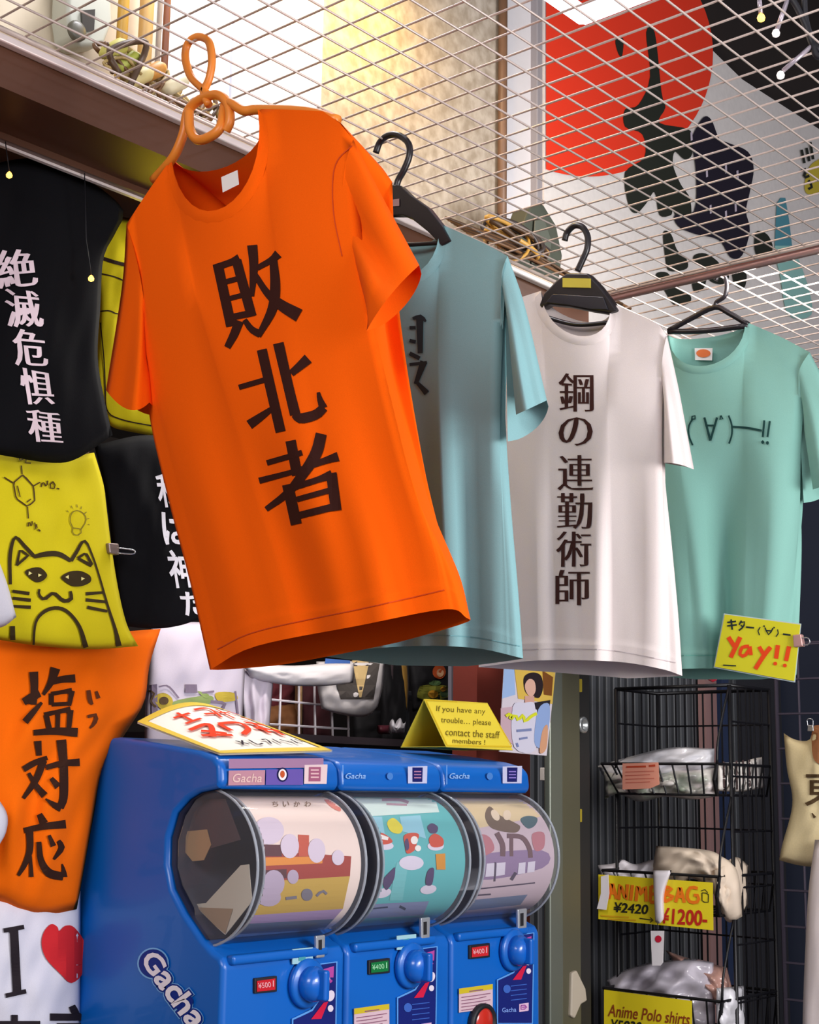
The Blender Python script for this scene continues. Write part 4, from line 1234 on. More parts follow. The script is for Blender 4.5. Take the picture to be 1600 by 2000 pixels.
    decal('sticker_heading', [quadp(*f((0, 0), (73, -10), (73, 1), (0, 12)))], ink('#cbb52a', .5), ps, st, .0006)
    decal('sticker_lines', [stroke(f((5, 19+7*t), (35, 15+7*t), (68-9*(t % 2), 10+7*t)), 1.6) for t in range(5)]+[stroke(f((22, 6), (52, 2)), 2.5)], ink('#8a5a72', .5), ps, st, .0006)
    # capsule outlet, only its red rim is in view on the far machine
    ox, oy = [(505, 2105), (722, 2045), (938, 2000)][i]
    c = pF.hit(ox, oy)
    mk('outlet', *lathe([(.034, 0), (.034, .010), (.027, .012), (.025, .002), (.001, .001)], c, nrm, 32), M_black, m, smooth=True)
    mk('outlet_lid', *lathe([(.026, .003), (.026, .008), (.018, .012), (.001, .013)], c+[0, 0, .004], nrm, 28), mat('outlet_red', '#c22a1c', .25, coat=.3), m, smooth=True)
    mk('front_lip', *box(x0+.012, x1-.045, YF-.006, YF+.01, prof[-3][1]-.012, prof[-3][1]+.002), M_blue, m, bevel=.005)

# head strip stickers
m1, m2, m3 = machines
decal('head_sticker', [quadp((447, 1505), (518, 1504), (517, 1533), (446, 1534))], ink('#b98796', .4), pS, m1, .0008)
decal('head_lettering', [word('Gacha', 453, 1528, 58, 17, 0, .2)], ink('#dcb9b4', .4), pS, m1, .0016)
decal('head_sticker', [quadp((447, 1482), (632, 1481), (632, 1499), (447, 1501))], ink('#a07a9c', .4), pS, m1, .0008)
decal('head_sticker', [quadp((520, 1503), (592, 1502), (592, 1533), (519, 1533))], ink('#6755a6', .4), pS, m1, .0008)
decal('head_logo', [ell(552, 1513, 11, 14)], ink('#181a4c', .4), pS, m1, .0014)
decal('head_logo', [ell(552, 1513, 8, 11)], ink('#f0e8ea', .4), pS, m1, .0020)
decal('head_logo', [ell(552, 1512, 4.5, 7)], ink('#c0562c', .4), pS, m1, .0026)
decal('head_sticker', [quadp((595, 1494), (640, 1493), (638, 1531), (594, 1531))], ink('#e2c9cc', .4), pS, m1, .0012)
decal('head_mark', [quadp((604, 1498), (627, 1498), (626, 1526), (603, 1526))], ink('#a25a78', .4), pS, m1, .0018)
decal('head_mark', [stroke([(607, 1504+7*t), (623, 1504+7*t)], 3) for t in range(3)], ink('#dcb2b8', .4), pS, m1, .0024)
for mm, x, tx in ((m2, 816, 674), (m3, 1001, 877)):
    decal('head_lettering', [word('Gacha', tx, 1521, 40, 11, 0, .25), stroke([(tx-4, 1494), (tx-4, 1532)], 1.2)], ink('#8fb4e6', .4), pS, mm, .001)
    decal('head_logo', [ell(tx+88 if mm is m2 else tx+80, 1516, 6, 7)], ink('#4a7fc8', .4), pS, mm, .001)
    decal('head_sticker', [quadp((x-19, 1497), (x+19, 1496), (x+18, 1530), (x-19, 1530))], ink('#c2c3e2', .4), pS, mm, .0012)
    decal('head_mark', [quadp((x-10, 1499), (x+10, 1499), (x+9, 1527), (x-10, 1527))], ink('#1b1f63', .4), pS, mm, .0018)
    decal('head_mark', [stroke([(x-7, 1507+6*t), (x+7, 1507+6*t)], 2.4) for t in range(3)], ink('#8a78c8' if mm is m3 else '#b07a9c', .4), pS, mm, .0024)
# Gacha lettering on the side panel
pX = XP(MX-.001)
e = np.array([.602, .798]); un = np.array([.798, -.602])
lets = [('G', 0, 42, 40, 0), ('a', 44, 31, 33, -2), ('c', 76, 28, 33, -2), ('h', 105, 31, 44, -2), ('a', 139, 33, 33, -2)]
o0 = np.array([272, 1876], float)
for nm, grow, hx, dz in (('side_lettering_edge', .13, '#7fb8ee', .0006), ('side_lettering_edge', .095, '#0d2a86', .0016), ('side_lettering', .028, '#efe9f4', .0026)):
    sh = []
    for ch, x, ww, hh, dy in lets:
        V, F = glyph(ch, 0, 0)
        if True:
            Vg, Fg = glyph(ch, grow, grow)
            pad = (grow-.028)*46
            bl = o0+e*(x-pad)+un*(dy-pad)
            wv, hv = ww+2*pad, hh+2*pad
            sh.append(on_quad((Vg, Fg), (bl+un*hv, bl+e*wv+un*hv, bl+e*wv, bl)))
            if grow > .05:
                cx = o0+e*(x+ww/2)+un*(dy+hh/2)
                sh.append(ell(cx[0], cx[1], ww*.42, hh*.42, 18, 53))
    if nm == 'side_lettering_edge':
        c0 = o0+e*21+un*18
        sh.append(ell(c0[0], c0[1], 31 if hx == '#7fb8ee' else 28, 31 if hx == '#7fb8ee' else 28, 28))
    decal(nm, sh, ink(hx, .35), pX, m1, dz)

# card prints
k = crop(320, 1500, 4)
c1, sc1 = cards[0]
D = lambda nm, sh, hx, e_=.0008, c=None, s=None: decal(nm, sh, ink(hx, .5), s, c, e_, cut=4)
D('card_print', [quadp(*k((715, 640), (1465, 690), (1455, 845), (725, 890)))], '#a23524', .0008, c1, sc1)
D('card_print', [quadp(*k((725, 890), (1455, 845), (1400, 1100), (640, 1155)))], '#c7a03f', .0008, c1, sc1)
D('card_print', [quadp(*k((640, 1155), (1400, 1100), (1330, 1180), (610, 1220)))], '#a68ab6', .0010, c1, sc1)
D('card_print', [quadp(*k((610, 1220), (1330, 1180), (1250, 1260), (560, 1300)))], '#5b6a86', .0010, c1, sc1)
D('card_print', [blob(k((1230, 195), (1330, 195), (1385, 330), (1330, 320), (1270, 270)))], '#dd7a6a', .0012, c1, sc1)
D('card_print', [quadp(*k((745, 598), (920, 600), (922, 690), (745, 690))), quadp(*k((728, 800), (960, 790), (960, 860), (728, 885)))], '#57242a', .0014, c1, sc1)
D('card_print', [quadp(*k((715, 700), (1240, 690), (1240, 745), (718, 768)))], '#e48c2c', .0016, c1, sc1)
D('card_print', [quadp(*k((1050, 520), (1135, 525), (1135, 690), (1055, 690)))], '#c65236', .0014, c1, sc1)
D('card_print', [ell(*k((820, 490))[0], 30, 27), ell(*k((985, 610))[0], 18, 24), ell(*k((1195, 645))[0], 17, 24), ell(*k((1362, 700))[0], 12, 15)], '#dccbdc', .0022, c1, sc1)
D('card_print', [ell(*k((860, 900))[0], 21, 26), ell(*k((820, 1010))[0], 24, 18), ell(*k((1010, 850))[0], 11, 14)], '#baa6bd', .0022, c1, sc1)
D('card_print', [ell(*k((1120, 990))[0], 11, 12), stroke(k((1195, 1000), (1240, 960), (1275, 985)), 5), stroke(k((955, 1020), (1040, 1010)), 6)], '#77707c', .0024, c1, sc1)
D('card_lettering', [on_quad(glyph(ch, .02, .02), k((x, 262), (x+50, 258), (x+50, 300), (x, 304))) for ch, x in zip('ちいかわ', (845, 930, 1015, 1100))], '#8a6a4a', .0014, c1, sc1)
k = crop(660, 1500, 3.478)
c2_, sc2 = cards[1]
D('card_print', [quadp(*k((110, 175), (650, 175), (690, 300), (170, 330)))], '#cfe0dc', .0008, c2_, sc2)
D('card_print', [quadp(*k((180, 330), (300, 330), (330, 520), (220, 600))), quadp(*k((420, 330), (560, 320), (600, 480), (440, 430)))], '#8fc4d6', .0010, c2_, sc2)
D('card_print', [quadp(*k((400, 640), (480, 640), (440, 900), (350, 900)))], '#6fb9bd', .0010, c2_, sc2)
D('card_lettering', [stroke(k((300, 215), (420, 215), (480, 235)), 6), stroke(k((330, 245), (470, 250)), 4)], '#b08a9a', .0012, c2_, sc2)
D('card_print', [blob(k((335, 370), (380, 340), (440, 400), (420, 445), (360, 430)))], '#e0cf2e', .0014, c2_, sc2)
D('card_print', [ell(*k((310, 525))[0], 20, 9, 20, 5), ell(*k((665, 530))[0], 16, 9), ell(*k((500, 645))[0], 24, 14), ell(*k((305, 850))[0], 17, 9, 20, -15), ell(*k((615, 825))[0], 16, 9, 20, -10)], '#d9cfe0', .0014, c2_, sc2)
D('card_print', [blob(k((250, 490), (290, 440), (350, 470), (370, 505), (300, 520))), blob(k((620, 480), (660, 445), (715, 480), (710, 530), (640, 535))), blob(k((450, 460), (500, 440), (550, 450), (540, 500), (520, 560), (470, 580), (455, 520)))], '#c9492f', .0020, c2_, sc2)
D('card_print', [quadp(*k((290, 450), (345, 470), (340, 490), (270, 480))), ell(*k((520, 490))[0], 7, 8), ell(*k((545, 545))[0], 6, 6)], '#efe6e2', .0026, c2_, sc2)
D('card_print', [blob(k((610, 400), (640, 375), (680, 400), (670, 440), (630, 440))), blob(k((455, 500), (475, 480), (485, 540), (465, 560))), blob(k((310, 760), (370, 690), (390, 680), (380, 760), (330, 830))), blob(k((605, 720), (630, 680), (655, 690), (640, 790), (600, 790)))], '#4a3560', .0026, c2_, sc2)
D('card_print', [quadp(*k((665, 585), (730, 580), (732, 690), (672, 690)))], '#d08a1e', .0020, c2_, sc2)
D('card_print', [blob(k((250, 570), (310, 575), (310, 690), (270, 730), (250, 690)))], '#4f9a5a', .0014, c2_, sc2)
D('card_print', [quadp(*k((140, 930), (620, 905), (580, 1000), (80, 1030)))], '#7f86ac', .0014, c2_, sc2)
D('card_print', [stroke(k((140, 965), (340, 945)), 3), stroke(k((420, 940), (460, 960)), 5)], '#2b3550', .0020, c2_, sc2)
c3, sc3 = cards[2]
D('card_print', [quadp(*k((800, 180), (1310, 160), (1380, 330), (890, 420)))], '#d6bd96', .0008, c3, sc3)
D('card_print', [blob(k((1000, 330), (1030, 260), (1100, 320), (1200, 370), (1240, 400), (1200, 440), (1050, 410)))], '#6b5444', .0014, c3, sc3)
D('card_print', [blob(k((1240, 350), (1290, 325), (1355, 340), (1340, 390), (1290, 410)))], '#3e5a64', .0014, c3, sc3)
D('card_print', [ell(*k((1070, 320))[0], 7, 12, 16, -30), ell(*k((1150, 320))[0], 8, 10)], '#dcc5ae', .0020, c3, sc3)
D('card_print', [stroke(k((1080, 440), (1120, 520), (1120, 600)), 10), stroke(k((1150, 460), (1250, 470), (1300, 540), (1310, 610)), 9), stroke(k((1180, 470), (1180, 600)), 7)], '#6b4d52', .0016, c3, sc3)
D('card_print', [blob(k((930, 500), (980, 450), (1040, 480), (1060, 560), (960, 600))), blob(k((1320, 450), (1400, 440), (1400, 540), (1340, 560)))], '#b3707a', .0012, c3, sc3)
D('card_print', [blob(k((940, 600), (1390, 560), (1390, 680), (950, 760)))], '#8c7396', .0010, c3, sc3)
D('card_print', [quadp(*k((1012, 650), (1066, 645), (1060, 735), (1002, 740))), quadp(*k((1080, 645), (1140, 640), (1134, 725), (1074, 735))), quadp(*k((1230, 645), (1276, 640), (1272, 715), (1222, 722))), quadp(*k((1292, 640), (1342, 632), (1336, 705), (1286, 712)))], '#d2c8d8', .0020, c3, sc3)
D('card_print', [stroke(k((1070, 640), (1066, 770)), 3), stroke(k((1210, 710), (1180, 760)), 6), stroke(k((970, 820), (1340, 780)), 2.5), stroke(k((940, 865), (1040, 858)), 3)], '#4a3c50', .0022, c3, sc3)
D('card_print', [quadp(*k((880, 900), (1290, 860), (1240, 930), (860, 970)))], '#6a7796', .0014, c3, sc3)
# loose slip of paper inside the near drum
pl1 = XP(MX+.03)
mk('paper_slip', *slab(pl1, [(378, 1766), (402, 1764), (470, 1690), (486, 1688), (492, 1760), (440, 1826), (424, 1812)], .001), mat('slip_paper', '#cfc4b6', .6), m1, label='loose paper slip inside the drum')
decal('slip_shade', [quadp((385, 1772), (455, 1775), (440, 1824), (420, 1808))], ink('#a58a72'), pl1, m1, .001)  # shaded part of the slip painted as a darker shape
mk('display_back', *slab(XP(MX+.034), [(345, 1590), (390, 1560), (440, 1560), (470, 1640), (400, 1660), (352, 1650)], .001), mat('back_card', '#4a3a40', .5), m1)
mk('display_back', *slab(XP(MX+.032), [(348, 1625), (404, 1620), (412, 1650), (398, 1680), (376, 1682), (358, 1660)], .001), mat('tan_card', '#b48e68', .5), m1, label='tan paper fold inside the drum')

stand = thing('machine_stand', 'low blue cabinet carrying the three capsule machines', 'cabinet', (MX+1.5*MW, 1.8, 0))
mk('cabinet', *box(MX+.01, MX+3*MW-.01, 1.63, 1.97, 0.06, .95), mat('stand_blue', '#0d3f96', .3), stand, bevel=.006)
mk('plinth', *box(MX+.03, MX+3*MW-.03, 1.66, 1.95, 0, .06), M_black, stand)

# --- paper sign lying on the near machine
A = [np.array(q) for q in (XP(1.50).hit(268, 1411), XP(1.50).hit(430, 1473), XP(1.745).hit(650, 1467), XP(1.745).hit(446, 1390))]
sign = thing('paper_sign', 'white paper sign with yellow border and red handwriting lying on the near machine', 'sign', A[1])


def bil(s, t, d=0.0):
    p = (1-s)*(1-t)*A[0]+(1-s)*t*A[1]+s*t*A[2]+s*(1-t)*A[3]
    return p+np.array([0, 0, .022*math.sin(math.pi*s)*(1-t)**1.0+d])


ns = 14
V = [bil(i/ns, j/ns) for i in range(ns+1) for j in range(ns+1)]+[bil(i/ns, j/ns, -.0015) for i in range(ns+1) for j in range(ns+1)]
mk('sheet', V, grid_faces(ns+1, ns+1)+grid_faces(ns+1, ns+1, (ns+1)**2, True), mat('sign_paper', '#f0ebe2', .6), sign, smooth=True)


class Bil:
    def hit(s, x, y, d=0.0):
        return bil(x, y, max(d, .0015))


BL = Bil()
fr = []
for a, b_ in (((0, 0), (1, .07)), ((0, .93), (1, 1)), ((0, 0), (.05, 1)), ((.95, 0), (1, 1))):
    fr.append(rect(a[0], a[1], b_[0], b_[1]))
decal('border', fr, mat('sign_yellow', '#e0c13a', .6), BL, sign, .001, cut=.07)


def ks(pts, w_, m_=.02):
    return stroke(pts, w_, step=.02)


red = []
rowA = [[(.2, .2), (.36, .2)], [(.28, .14), (.28, .34)], [(.2, .34), (.37, .32)], [(.44, .16), (.6, .16), (.56, .34)], [(.46, .26), (.58, .26)], [(.68, .15), (.68, .36)], [(.62, .24), (.76, .22)], [(.8, .16), (.9, .2)], [(.8, .3), (.9, .34)]]
for p in rowA: red.append(ks(p, .028))
rowB = [[(.14, .46), (.34, .44), (.2, .66)], [(.2, .52), (.34, .64)], [(.14, .6), (.36, .68)], [(.42, .46), (.62, .46), (.6, .58), (.46, .68)], [(.42, .46), (.42, .6)], [(.7, .44), (.9, .46)], [(.78, .44), (.74, .66)], [(.68, .56), (.92, .58)], [(.86, .56), (.84, .7)]]
for p in rowB: red.append(ks(p, .045))
decal('lettering', red, ink('#dd3f1e'), BL, sign, .003, cut=.05)
decal('lettering', [ks(p, .016) for p in [[(.3, .78), (.36, .86)], [(.36, .78), (.3, .86)], [(.42, .78), (.42, .87), (.48, .86)], [(.53, .79), (.58, .79), (.55, .87)], [(.64, .78), (.64, .87)], [(.7, .79), (.76, .86)], [(.82, .78), (.8, .87)], [(.86, .78), (.88, .84)]]], ink('#2f2430'), BL, sign, .003, cut=.05)

# --- folded yellow notice on the far machines
fb = YP(1.70).hit(872, 1459); frr = YP(1.70).hit(1002, 1460); frr[2] = fb[2]
ridge_y = 1.745
rl = YP(ridge_y).hit(828, 1365); rr_ = YP(ridge_y).hit(952, 1373)
bb = XP(fb[0]).hit(783, 1447); bb[2] = fb[2]; bbr = bb+(frr-fb)
tent = thing('tent_card', 'folded yellow tent card with a handwritten note standing on the far machines', 'sign', (fb+frr)/2)
M_tent = mat('tent_yellow', '#dcc437', .55)


def sheet(a, b, c, d, th=.0012):
    n = np.cross(b-a, d-a); n = n/np.linalg.norm(n)*th
    P = [a, b, c, d]
    V = P+[p-n for p in P]
    return V, [(0, 1, 2, 3), (7, 6, 5, 4), (0, 4, 5, 1), (1, 5, 6, 2), (2, 6, 7, 3), (3, 7, 4, 0)]


mk('front_leaf', *sheet(fb, frr, rr_, rl), M_tent, tent)
mk('back_leaf', *sheet(bb, rl, rr_, bbr), M_tent, tent)
mk('base_leaf', *sheet(fb, bb, bbr, frr), M_tent, tent)
pT2 = Plane(fb, U=frr-fb, V=rl-fb)
rows = [("If you have any", 852, 1392, 96, 14), ("trouble… please", 861, 1414, 98, 14), ("contact the staff", 870, 1436, 106, 14), ("members !", 884, 1451, 64, 10)]
decal('lettering', [word(t, x, y, ww, hh, -3.5, 0, .006, .006) for t, x, y, ww, hh in rows], ink('#6b5a14'), pT2, tent, .001)
decal('border', [stroke([(832, 1367), (952, 1375)], 2.2), stroke([(952, 1375), (1000, 1458)], 2.2), stroke([(874, 1456), (1000, 1458)], 2.6), stroke([(832, 1367), (874, 1456)], 2.2)], ink('#c9a81e'), pT2, tent, .0006)

# ================================================================== WIRE RACK AT RIGHT
M_rack = mat('rack_wire', '#131216', .4, .3)
RX0, RX1 = 2.80, 3.04
pR = XP(RX0)
cy = pR.hit(1402, 1560)[1]
RY0, RY1 = cy, pR.hit(1176, 1560)[1]
rack = thing('wire_rack', 'black wire rack tower with three baskets of bagged clothes beside the door post', 'rack', ((RX0+RX1)/2, (RY0+RY1)/2, 0))
rr = .0022
ztop = pR.hit(1300, 1338)[2]
for x, y in ((RX1, RY0), (RX1, RY1), (RX0+.06, RY0), (RX0+.06, RY1)):
    mk('upright', *tube([(x, y, 0), (x, y, ztop)], .0045, 8), M_rack, rack, smooth=True)
parts = []
nb = 12
for i in range(1, nb):
    y = RY0+(RY1-RY0)*i/nb
    parts.append(tube([(RX1, y, .3), (RX1, y, ztop)], rr, 5))
for z in np.arange(.5, ztop+.01, .115):
    parts.append(tube([(RX1-.003, RY0, z), (RX1-.003, RY1, z)], rr, 5))
mk('back_grid', *join(*parts), M_rack, rack, kind='stuff')
for sy, nm in ((RY0, 'side_grid'), (RY1, 'side_grid')):
    parts = []
    for i in range(1, 5):
        x = RX0+.06+(RX1-RX0-.06)*i/5
        parts.append(tube([(x, sy, .3), (x, sy, ztop)], rr, 5))
    for z in np.arange(.5, ztop+.01, .115):
        parts.append(tube([(RX0+.06, sy, z), (RX1, sy, z)], rr, 5))
    mk(nm, *join(*parts), M_rack, rack, kind='stuff')
mk('top_rail', *tube([(RX0+.06, RY0, ztop), (RX1, RY0, ztop), (RX1, RY1, ztop), (RX0+.06, RY1, ztop)], .004, 8, closed=True), M_rack, rack, smooth=True)
shelf_z = [(pR.hit(1395, 1492)[2], pR.hit(1395, 1553)[2]), (pR.hit(1395, 1712)[2], pR.hit(1395, 1790)[2]), (pR.hit(1395, 1955)[2], pR.hit(1395, 2040)[2])]
for zr, zb in shelf_z:
    parts = []
    rim = [(RX0, RY0, zr), (RX1, RY0, zr), (RX1, RY1, zr), (RX0, RY1, zr)]
    bot = [(RX0+.02, RY0+.012, zb), (RX1, RY0+.012, zb), (RX1, RY1-.03, zb), (RX0+.02, RY1-.03, zb)]
    parts.append(tube(rim, .0034, 6, closed=True)); parts.append(tube(bot, .003, 6, closed=True))
    for i in range(9):
        q = i/8
        a = np.array(rim[0])*(1-q)+np.array(rim[3])*q; b_ = np.array(bot[0])*(1-q)+np.array(bot[3])*q
        parts.append(tube([a, b_], rr, 5)); b2 = b_.copy(); b2[0] = RX1; parts.append(tube([b_, b2], rr, 5))
    for i in range(7):
        q = i/6
        for s_ in ((0, 1, 0, 1), (3, 2, 3, 2)):
            a = np.array(rim[s_[0]])*(1-q)+np.array(rim[s_[1]])*q; b_ = np.array(bot[s_[2]])*(1-q)+np.array(bot[s_[3]])*q
            parts.append(tube([a, b_], rr, 5))
    zc_ = np.array([0, 0, .04])
    parts.append(tube([(RX0, RY0, zr), (RX0-.002, RY0+.006, (zr+zb)/2), (RX0+.02, RY0+.012, zb)], .0045, 6))
    mk('basket', *join(*parts), M_rack, rack, kind='stuff')
for zz0, zz1 in ((shelf_z[0][0], ztop), (shelf_z[1][0], shelf_z[0][1]), (shelf_z[2][0], shelf_z[1][1])):
    mk('hanging_wire', *tube(spline([(RX0, RY0, zz0), (RX0+.006, RY0-.002, (zz0*2+zz1)/3), (RX0+.06, RY0, zz1)], 5), .003, 6), M_rack, rack, smooth=True)

M_bag = mat('plastic_wrap', '#e4e2e8', .28, noise=.15, scale=18, coat=.5)
M_bag2 = mat('stripe_fabric', '#e4ddd6', .6)
M_creambag = mat('cream_bag', '#e0cdb8', .7, noise=.08, scale=12)
M_wbag = mat('white_bag', '#e4dde2', .7, noise=.06, scale=14)
M_gbag = mat('grey_wrap', '#c6bfca', .22, noise=.2, scale=12, coat=.6)
G3 = 'bagged clothes in the wire rack'


def inx(q): return XP(RX0+q)


puff('wrapped_shirt', M_bag, inx(.10), [(1168, 1496), (1180, 1520)], [(1396, 1462), (1394, 1510)], T=[(1230, 1478), (1310, 1460)], B=[(1290, 1530)], th=.06, noise=.012, ns=24, nt=14, seed=2, label='white plastic wrapped shirt lying on top in the upper basket', cat='shirt pack', group=G3)
puff('wrapped_shirt', mat('plastic_wrap_2', '#ddd2d0', .3, noise=.35, scale=22, coat=.5, hex2='#9aa592'), inx(.07), [(1180, 1508), (1182, 1560)], [(1396, 1500), (1398, 1556)], T=[(1290, 1502)], B=[(1210, 1552), (1250, 1566), (1300, 1556), (1350, 1562)], th=.05, noise=.014, ns=26, nt=14, seed=4, label='crumpled wrapped shirt with green print filling the front of the upper basket', cat='shirt pack', group=G3)
pSide = YP(RY0+.02)
stp, _ss = puff('striped_shirt', M_bag2, pSide, [(1404, 1490), (1402, 1545)], [(1492, 1478), (1496, 1538)], T=[(1450, 1488), (1470, 1482)], B=[(1450, 1546)], th=.014, noise=.004, ns=24, nt=12, seed=5, label='cream and dark striped shirt folded at the side of the upper basket', cat='shirt pack', group=G3)
decal('stripe_print', [stroke([(1414+12.5*i, 1487-i*.8), (1415+12.6*i, 1544-i)], 3.4) for i in range(6)], ink('#4c3a3a'), _ss, stp, .002)
pt = thing('price_card', 'salmon pink price card on the front of the upper basket', 'sign', inx(-.004).hit(1252, 1545))
pc = inx(-.004)
mk('card', *slab(pc, [(1216, 1491), (1286, 1489), (1288, 1532), (1270, 1540), (1216, 1542)], .001), mat('salmon_card', '#e79a82', .6), pt)
decal('lettering', [stroke([(1224, 1498), (1262, 1497)], 3.5), stroke([(1268, 1496), (1280, 1495)], 4)], ink('#b8442a'), pc, pt, .001)
decal('lettering', [stroke([(1222, 1508+7*i), (1278-8*(i % 2), 1506+7*i)], 1.6) for i in range(4)], ink('#c66a58'), pc, pt, .001)
# middle basket
puff('cloth_bag', M_wbag, inx(.08), [(1168, 1690), (1176, 1722), (1190, 1740)], [(1290, 1680), (1290, 1745)], T=[(1200, 1686), (1215, 1678), (1240, 1688), (1270, 1680)], B=[(1240, 1745)], th=.03, noise=.008, ns=22, nt=14, seed=6, label='white crumpled cloth bag at the post side of the middle basket', cat='bag', group=G3)
puff('cloth_bag', M_creambag, inx(.06), [(1282, 1652), (1276, 1690), (1274, 1740)], [(1400, 1666), (1440, 1700), (1450, 1790)], T=[(1330, 1655), (1380, 1660)], B=[(1330, 1730), (1350, 1715), (1390, 1740), (1420, 1800)], th=.05, noise=.008, ns=26, nt=18, seed=7, label='cream cloth bag heaped over the middle basket', cat='bag', group=G3)
puff('cloth_bag', M_creambag, YP(RY0+.015), [(1396, 1700), (1400, 1760)], [(1462, 1690), (1462, 1770)], T=[(1436, 1674)], B=[(1430, 1800)], th=.02, noise=.005, ns=16, nt=14, seed=8, label='cream cloth bag end at the right side of the middle basket', cat='bag', group=G3)
sg = thing('bag_sign', 'yellow sign with orange letters ANIME BAG on the middle basket', 'sign', inx(-.004).hit(1280, 1810))
mk('card', *slab(pc, [(1169, 1708), (1392, 1724), (1393, 1817), (1169, 1795)], .0015), mat('yellow_sign', '#e2cd1e', .55), sg)
k = crop(1050, 1620, 2.909)
ttl = [[(405, 395), (425, 300), (450, 395)], [(412, 360), (445, 362)], [(462, 400), (470, 310), (505, 402), (512, 312)], [(540, 316), (530, 404)], [(560, 408), (572, 318), (590, 370), (612, 322), (618, 410)], [(645, 322), (640, 412)], [(645, 324), (675, 328)], [(642, 366), (670, 368)], [(640, 412), (672, 414)],
       [(725, 325), (722, 412)], [(725, 325), (765, 335), (728, 366)], [(728, 366), (778, 385), (722, 412)], [(785, 414), (810, 322), (835, 416)], [(795, 380), (828, 382)], [(910, 335), (870, 330), (850, 375), (868, 412), (912, 410), (912, 376), (888, 374)]]
decal('lettering', [stroke(k(*p), 6.4, smooth=len(p) > 4) for p in ttl], ink('#e8761a'), pc, sg, .001)
decal('lettering', [word('¥2420', *k((428, 470))[0], 68, 20, -4, .1, .03, .03), stroke(k((580, 505), (650, 515)), 2), stroke(k((640, 500), (658, 516), (640, 528)), 2, smooth=False), stroke(k((930, 350), (950, 340), (968, 360)), 1.6), stroke(k((935, 360), (935, 412), (970, 415), (972, 362), (935, 360)), 1.8, smooth=False)], ink('#26261c'), pc, sg, .001)
decal('lettering', [word('¥1200-', *k((690, 535))[0], 94, 32, -3.5, 0, .03, .03)], ink('#b8281a'), pc, sg, .001)
decal('lettering', [stroke(k((360, 490), (520, 500)), 3), stroke(k((400, 510), (560, 515)), 3)], ink('#d9a61e'), pc, sg, .001)
strap, _ = puff('bag_strap', M_wbag, inx(-.012), [(1276, 1700), (1277, 1740), (1280, 1800)], [(1312, 1700), (1296, 1745), (1296, 1796)], B=[(1288, 1804)], th=.010, ns=12, nt=18, pw=.3, label='white strap loop hanging over the yellow bag sign', cat='strap')
tg = thing('hang_tag', 'white swing tag hanging over the left end of the yellow bag sign', 'tag', inx(-.010).hit(1178, 1775))
mk('tag_card', *slab(inx(-.010), [(1174, 1712), (1188, 1708), (1190, 1745), (1184, 1777), (1166, 1775), (1174, 1745)], .0012), mat('tag_white', '#e9e3e6', .6), tg)
tg2 = thing('hang_tag', 'white swing tag with a red dot hanging below the yellow bag sign', 'tag', inx(-.008).hit(1283, 1888))
mk('tag_card', *slab(inx(-.008), [(1271, 1818), (1297, 1818), (1295, 1880), (1290, 1886), (1274, 1886)], .0012), mat('tag_white', '#e9e3e6', .6), tg2)
decal('tag_dot', [ell(1286, 1834, 6.5, 7)], ink('#c51f3a'), inx(-.008), tg2, .001)
mk('tag_cord', *tube([inx(-.009).hit(1285, 1818), inx(-.009).hit(1284, 1800)], .0008, 5), M_black, tg2)
# lower basket
puff('wrapped_shirt', M_gbag, inx(.075), [(1186, 1915), (1192, 1940), (1200, 1990)], [(1394, 1880), (1396, 1940), (1398, 2030)], T=[(1220, 1895), (1260, 1882), (1300, 1876), (1350, 1872)], th=.06, noise=.014, ns=40, nt=30, seed=9, label='shiny grey wrapped polo shirt in the lower basket', cat='shirt pack', group=G3)
puff('wrapped_shirt', mat('peach_wrap', '#c99a8c', .35, noise=.3, scale=14, coat=.4), inx(.10), [(1300, 1856), (1330, 1900)], [(1420, 1890), (1450, 2010)], T=[(1340, 1870), (1380, 1880)], th=.05, noise=.01, ns=22, nt=18, seed=10, label='peach wrapped shirt behind the shiny grey one in the lower basket', cat='shirt pack', group=G3)
puff('wrapped_shirt', M_bag, YP(RY0+.015), [(1400, 1930), (1402, 2020)], [(1455, 1925), (1462, 2030)], th=.018, noise=.006, ns=14, nt=14, seed=11, label='pale wrapped shirt at the right side of the lower basket', cat='shirt pack', group=G3)
s2 = thing('polo_sign', 'yellow sign reading Anime Polo shirts on the lower basket', 'sign', inx(-.004).hit(1266, 2050))
mk('card', *slab(pc, [(1180, 1933), (1351, 1955), (1352, 2060), (1180, 2040)], .0015), mat('yellow_sign', '#e2cd1e', .55), s2)
decal('lettering', [word('Anime Polo shirts', 1187, 1985, 160, 24, -6.5, .05, .012, .012)], ink('#8a3a16'), pc, s2, .001)
decal('lettering', [word('¥5830', 1190, 2012, 62, 22, -5, .1, .03, .03)], ink('#26261c'), pc, s2, .001)
# pendants on top of the rack
rd = thing('charm', 'red and grey charm on the wire rack under the yellow handwritten card', 'charm', pR.hit(1400, 1330))
mk('red_bead', *lathe([(.001, -.012), (.009, -.008), (.012, 0), (.009, .008), (.001, .012)], pR.hit(1392, 1321, -.02), (0, 0, 1), 14), mat('charm_red', '#c4213a', .3), rd, smooth=True)
mk('grey_bead', *lathe([(.001, -.012), (.010, -.009), (.014, 0), (.010, .009), (.001, .012)], pR.hit(1428, 1316, -.02), (0, 0, 1), 14), mat('charm_grey', '#7f7482', .4), rd, smooth=True)
mk('bar', *tube([pR.hit(1392, 1321, -.02), pR.hit(1428, 1318, -.02)], .003, 6), M_chrome, rd)
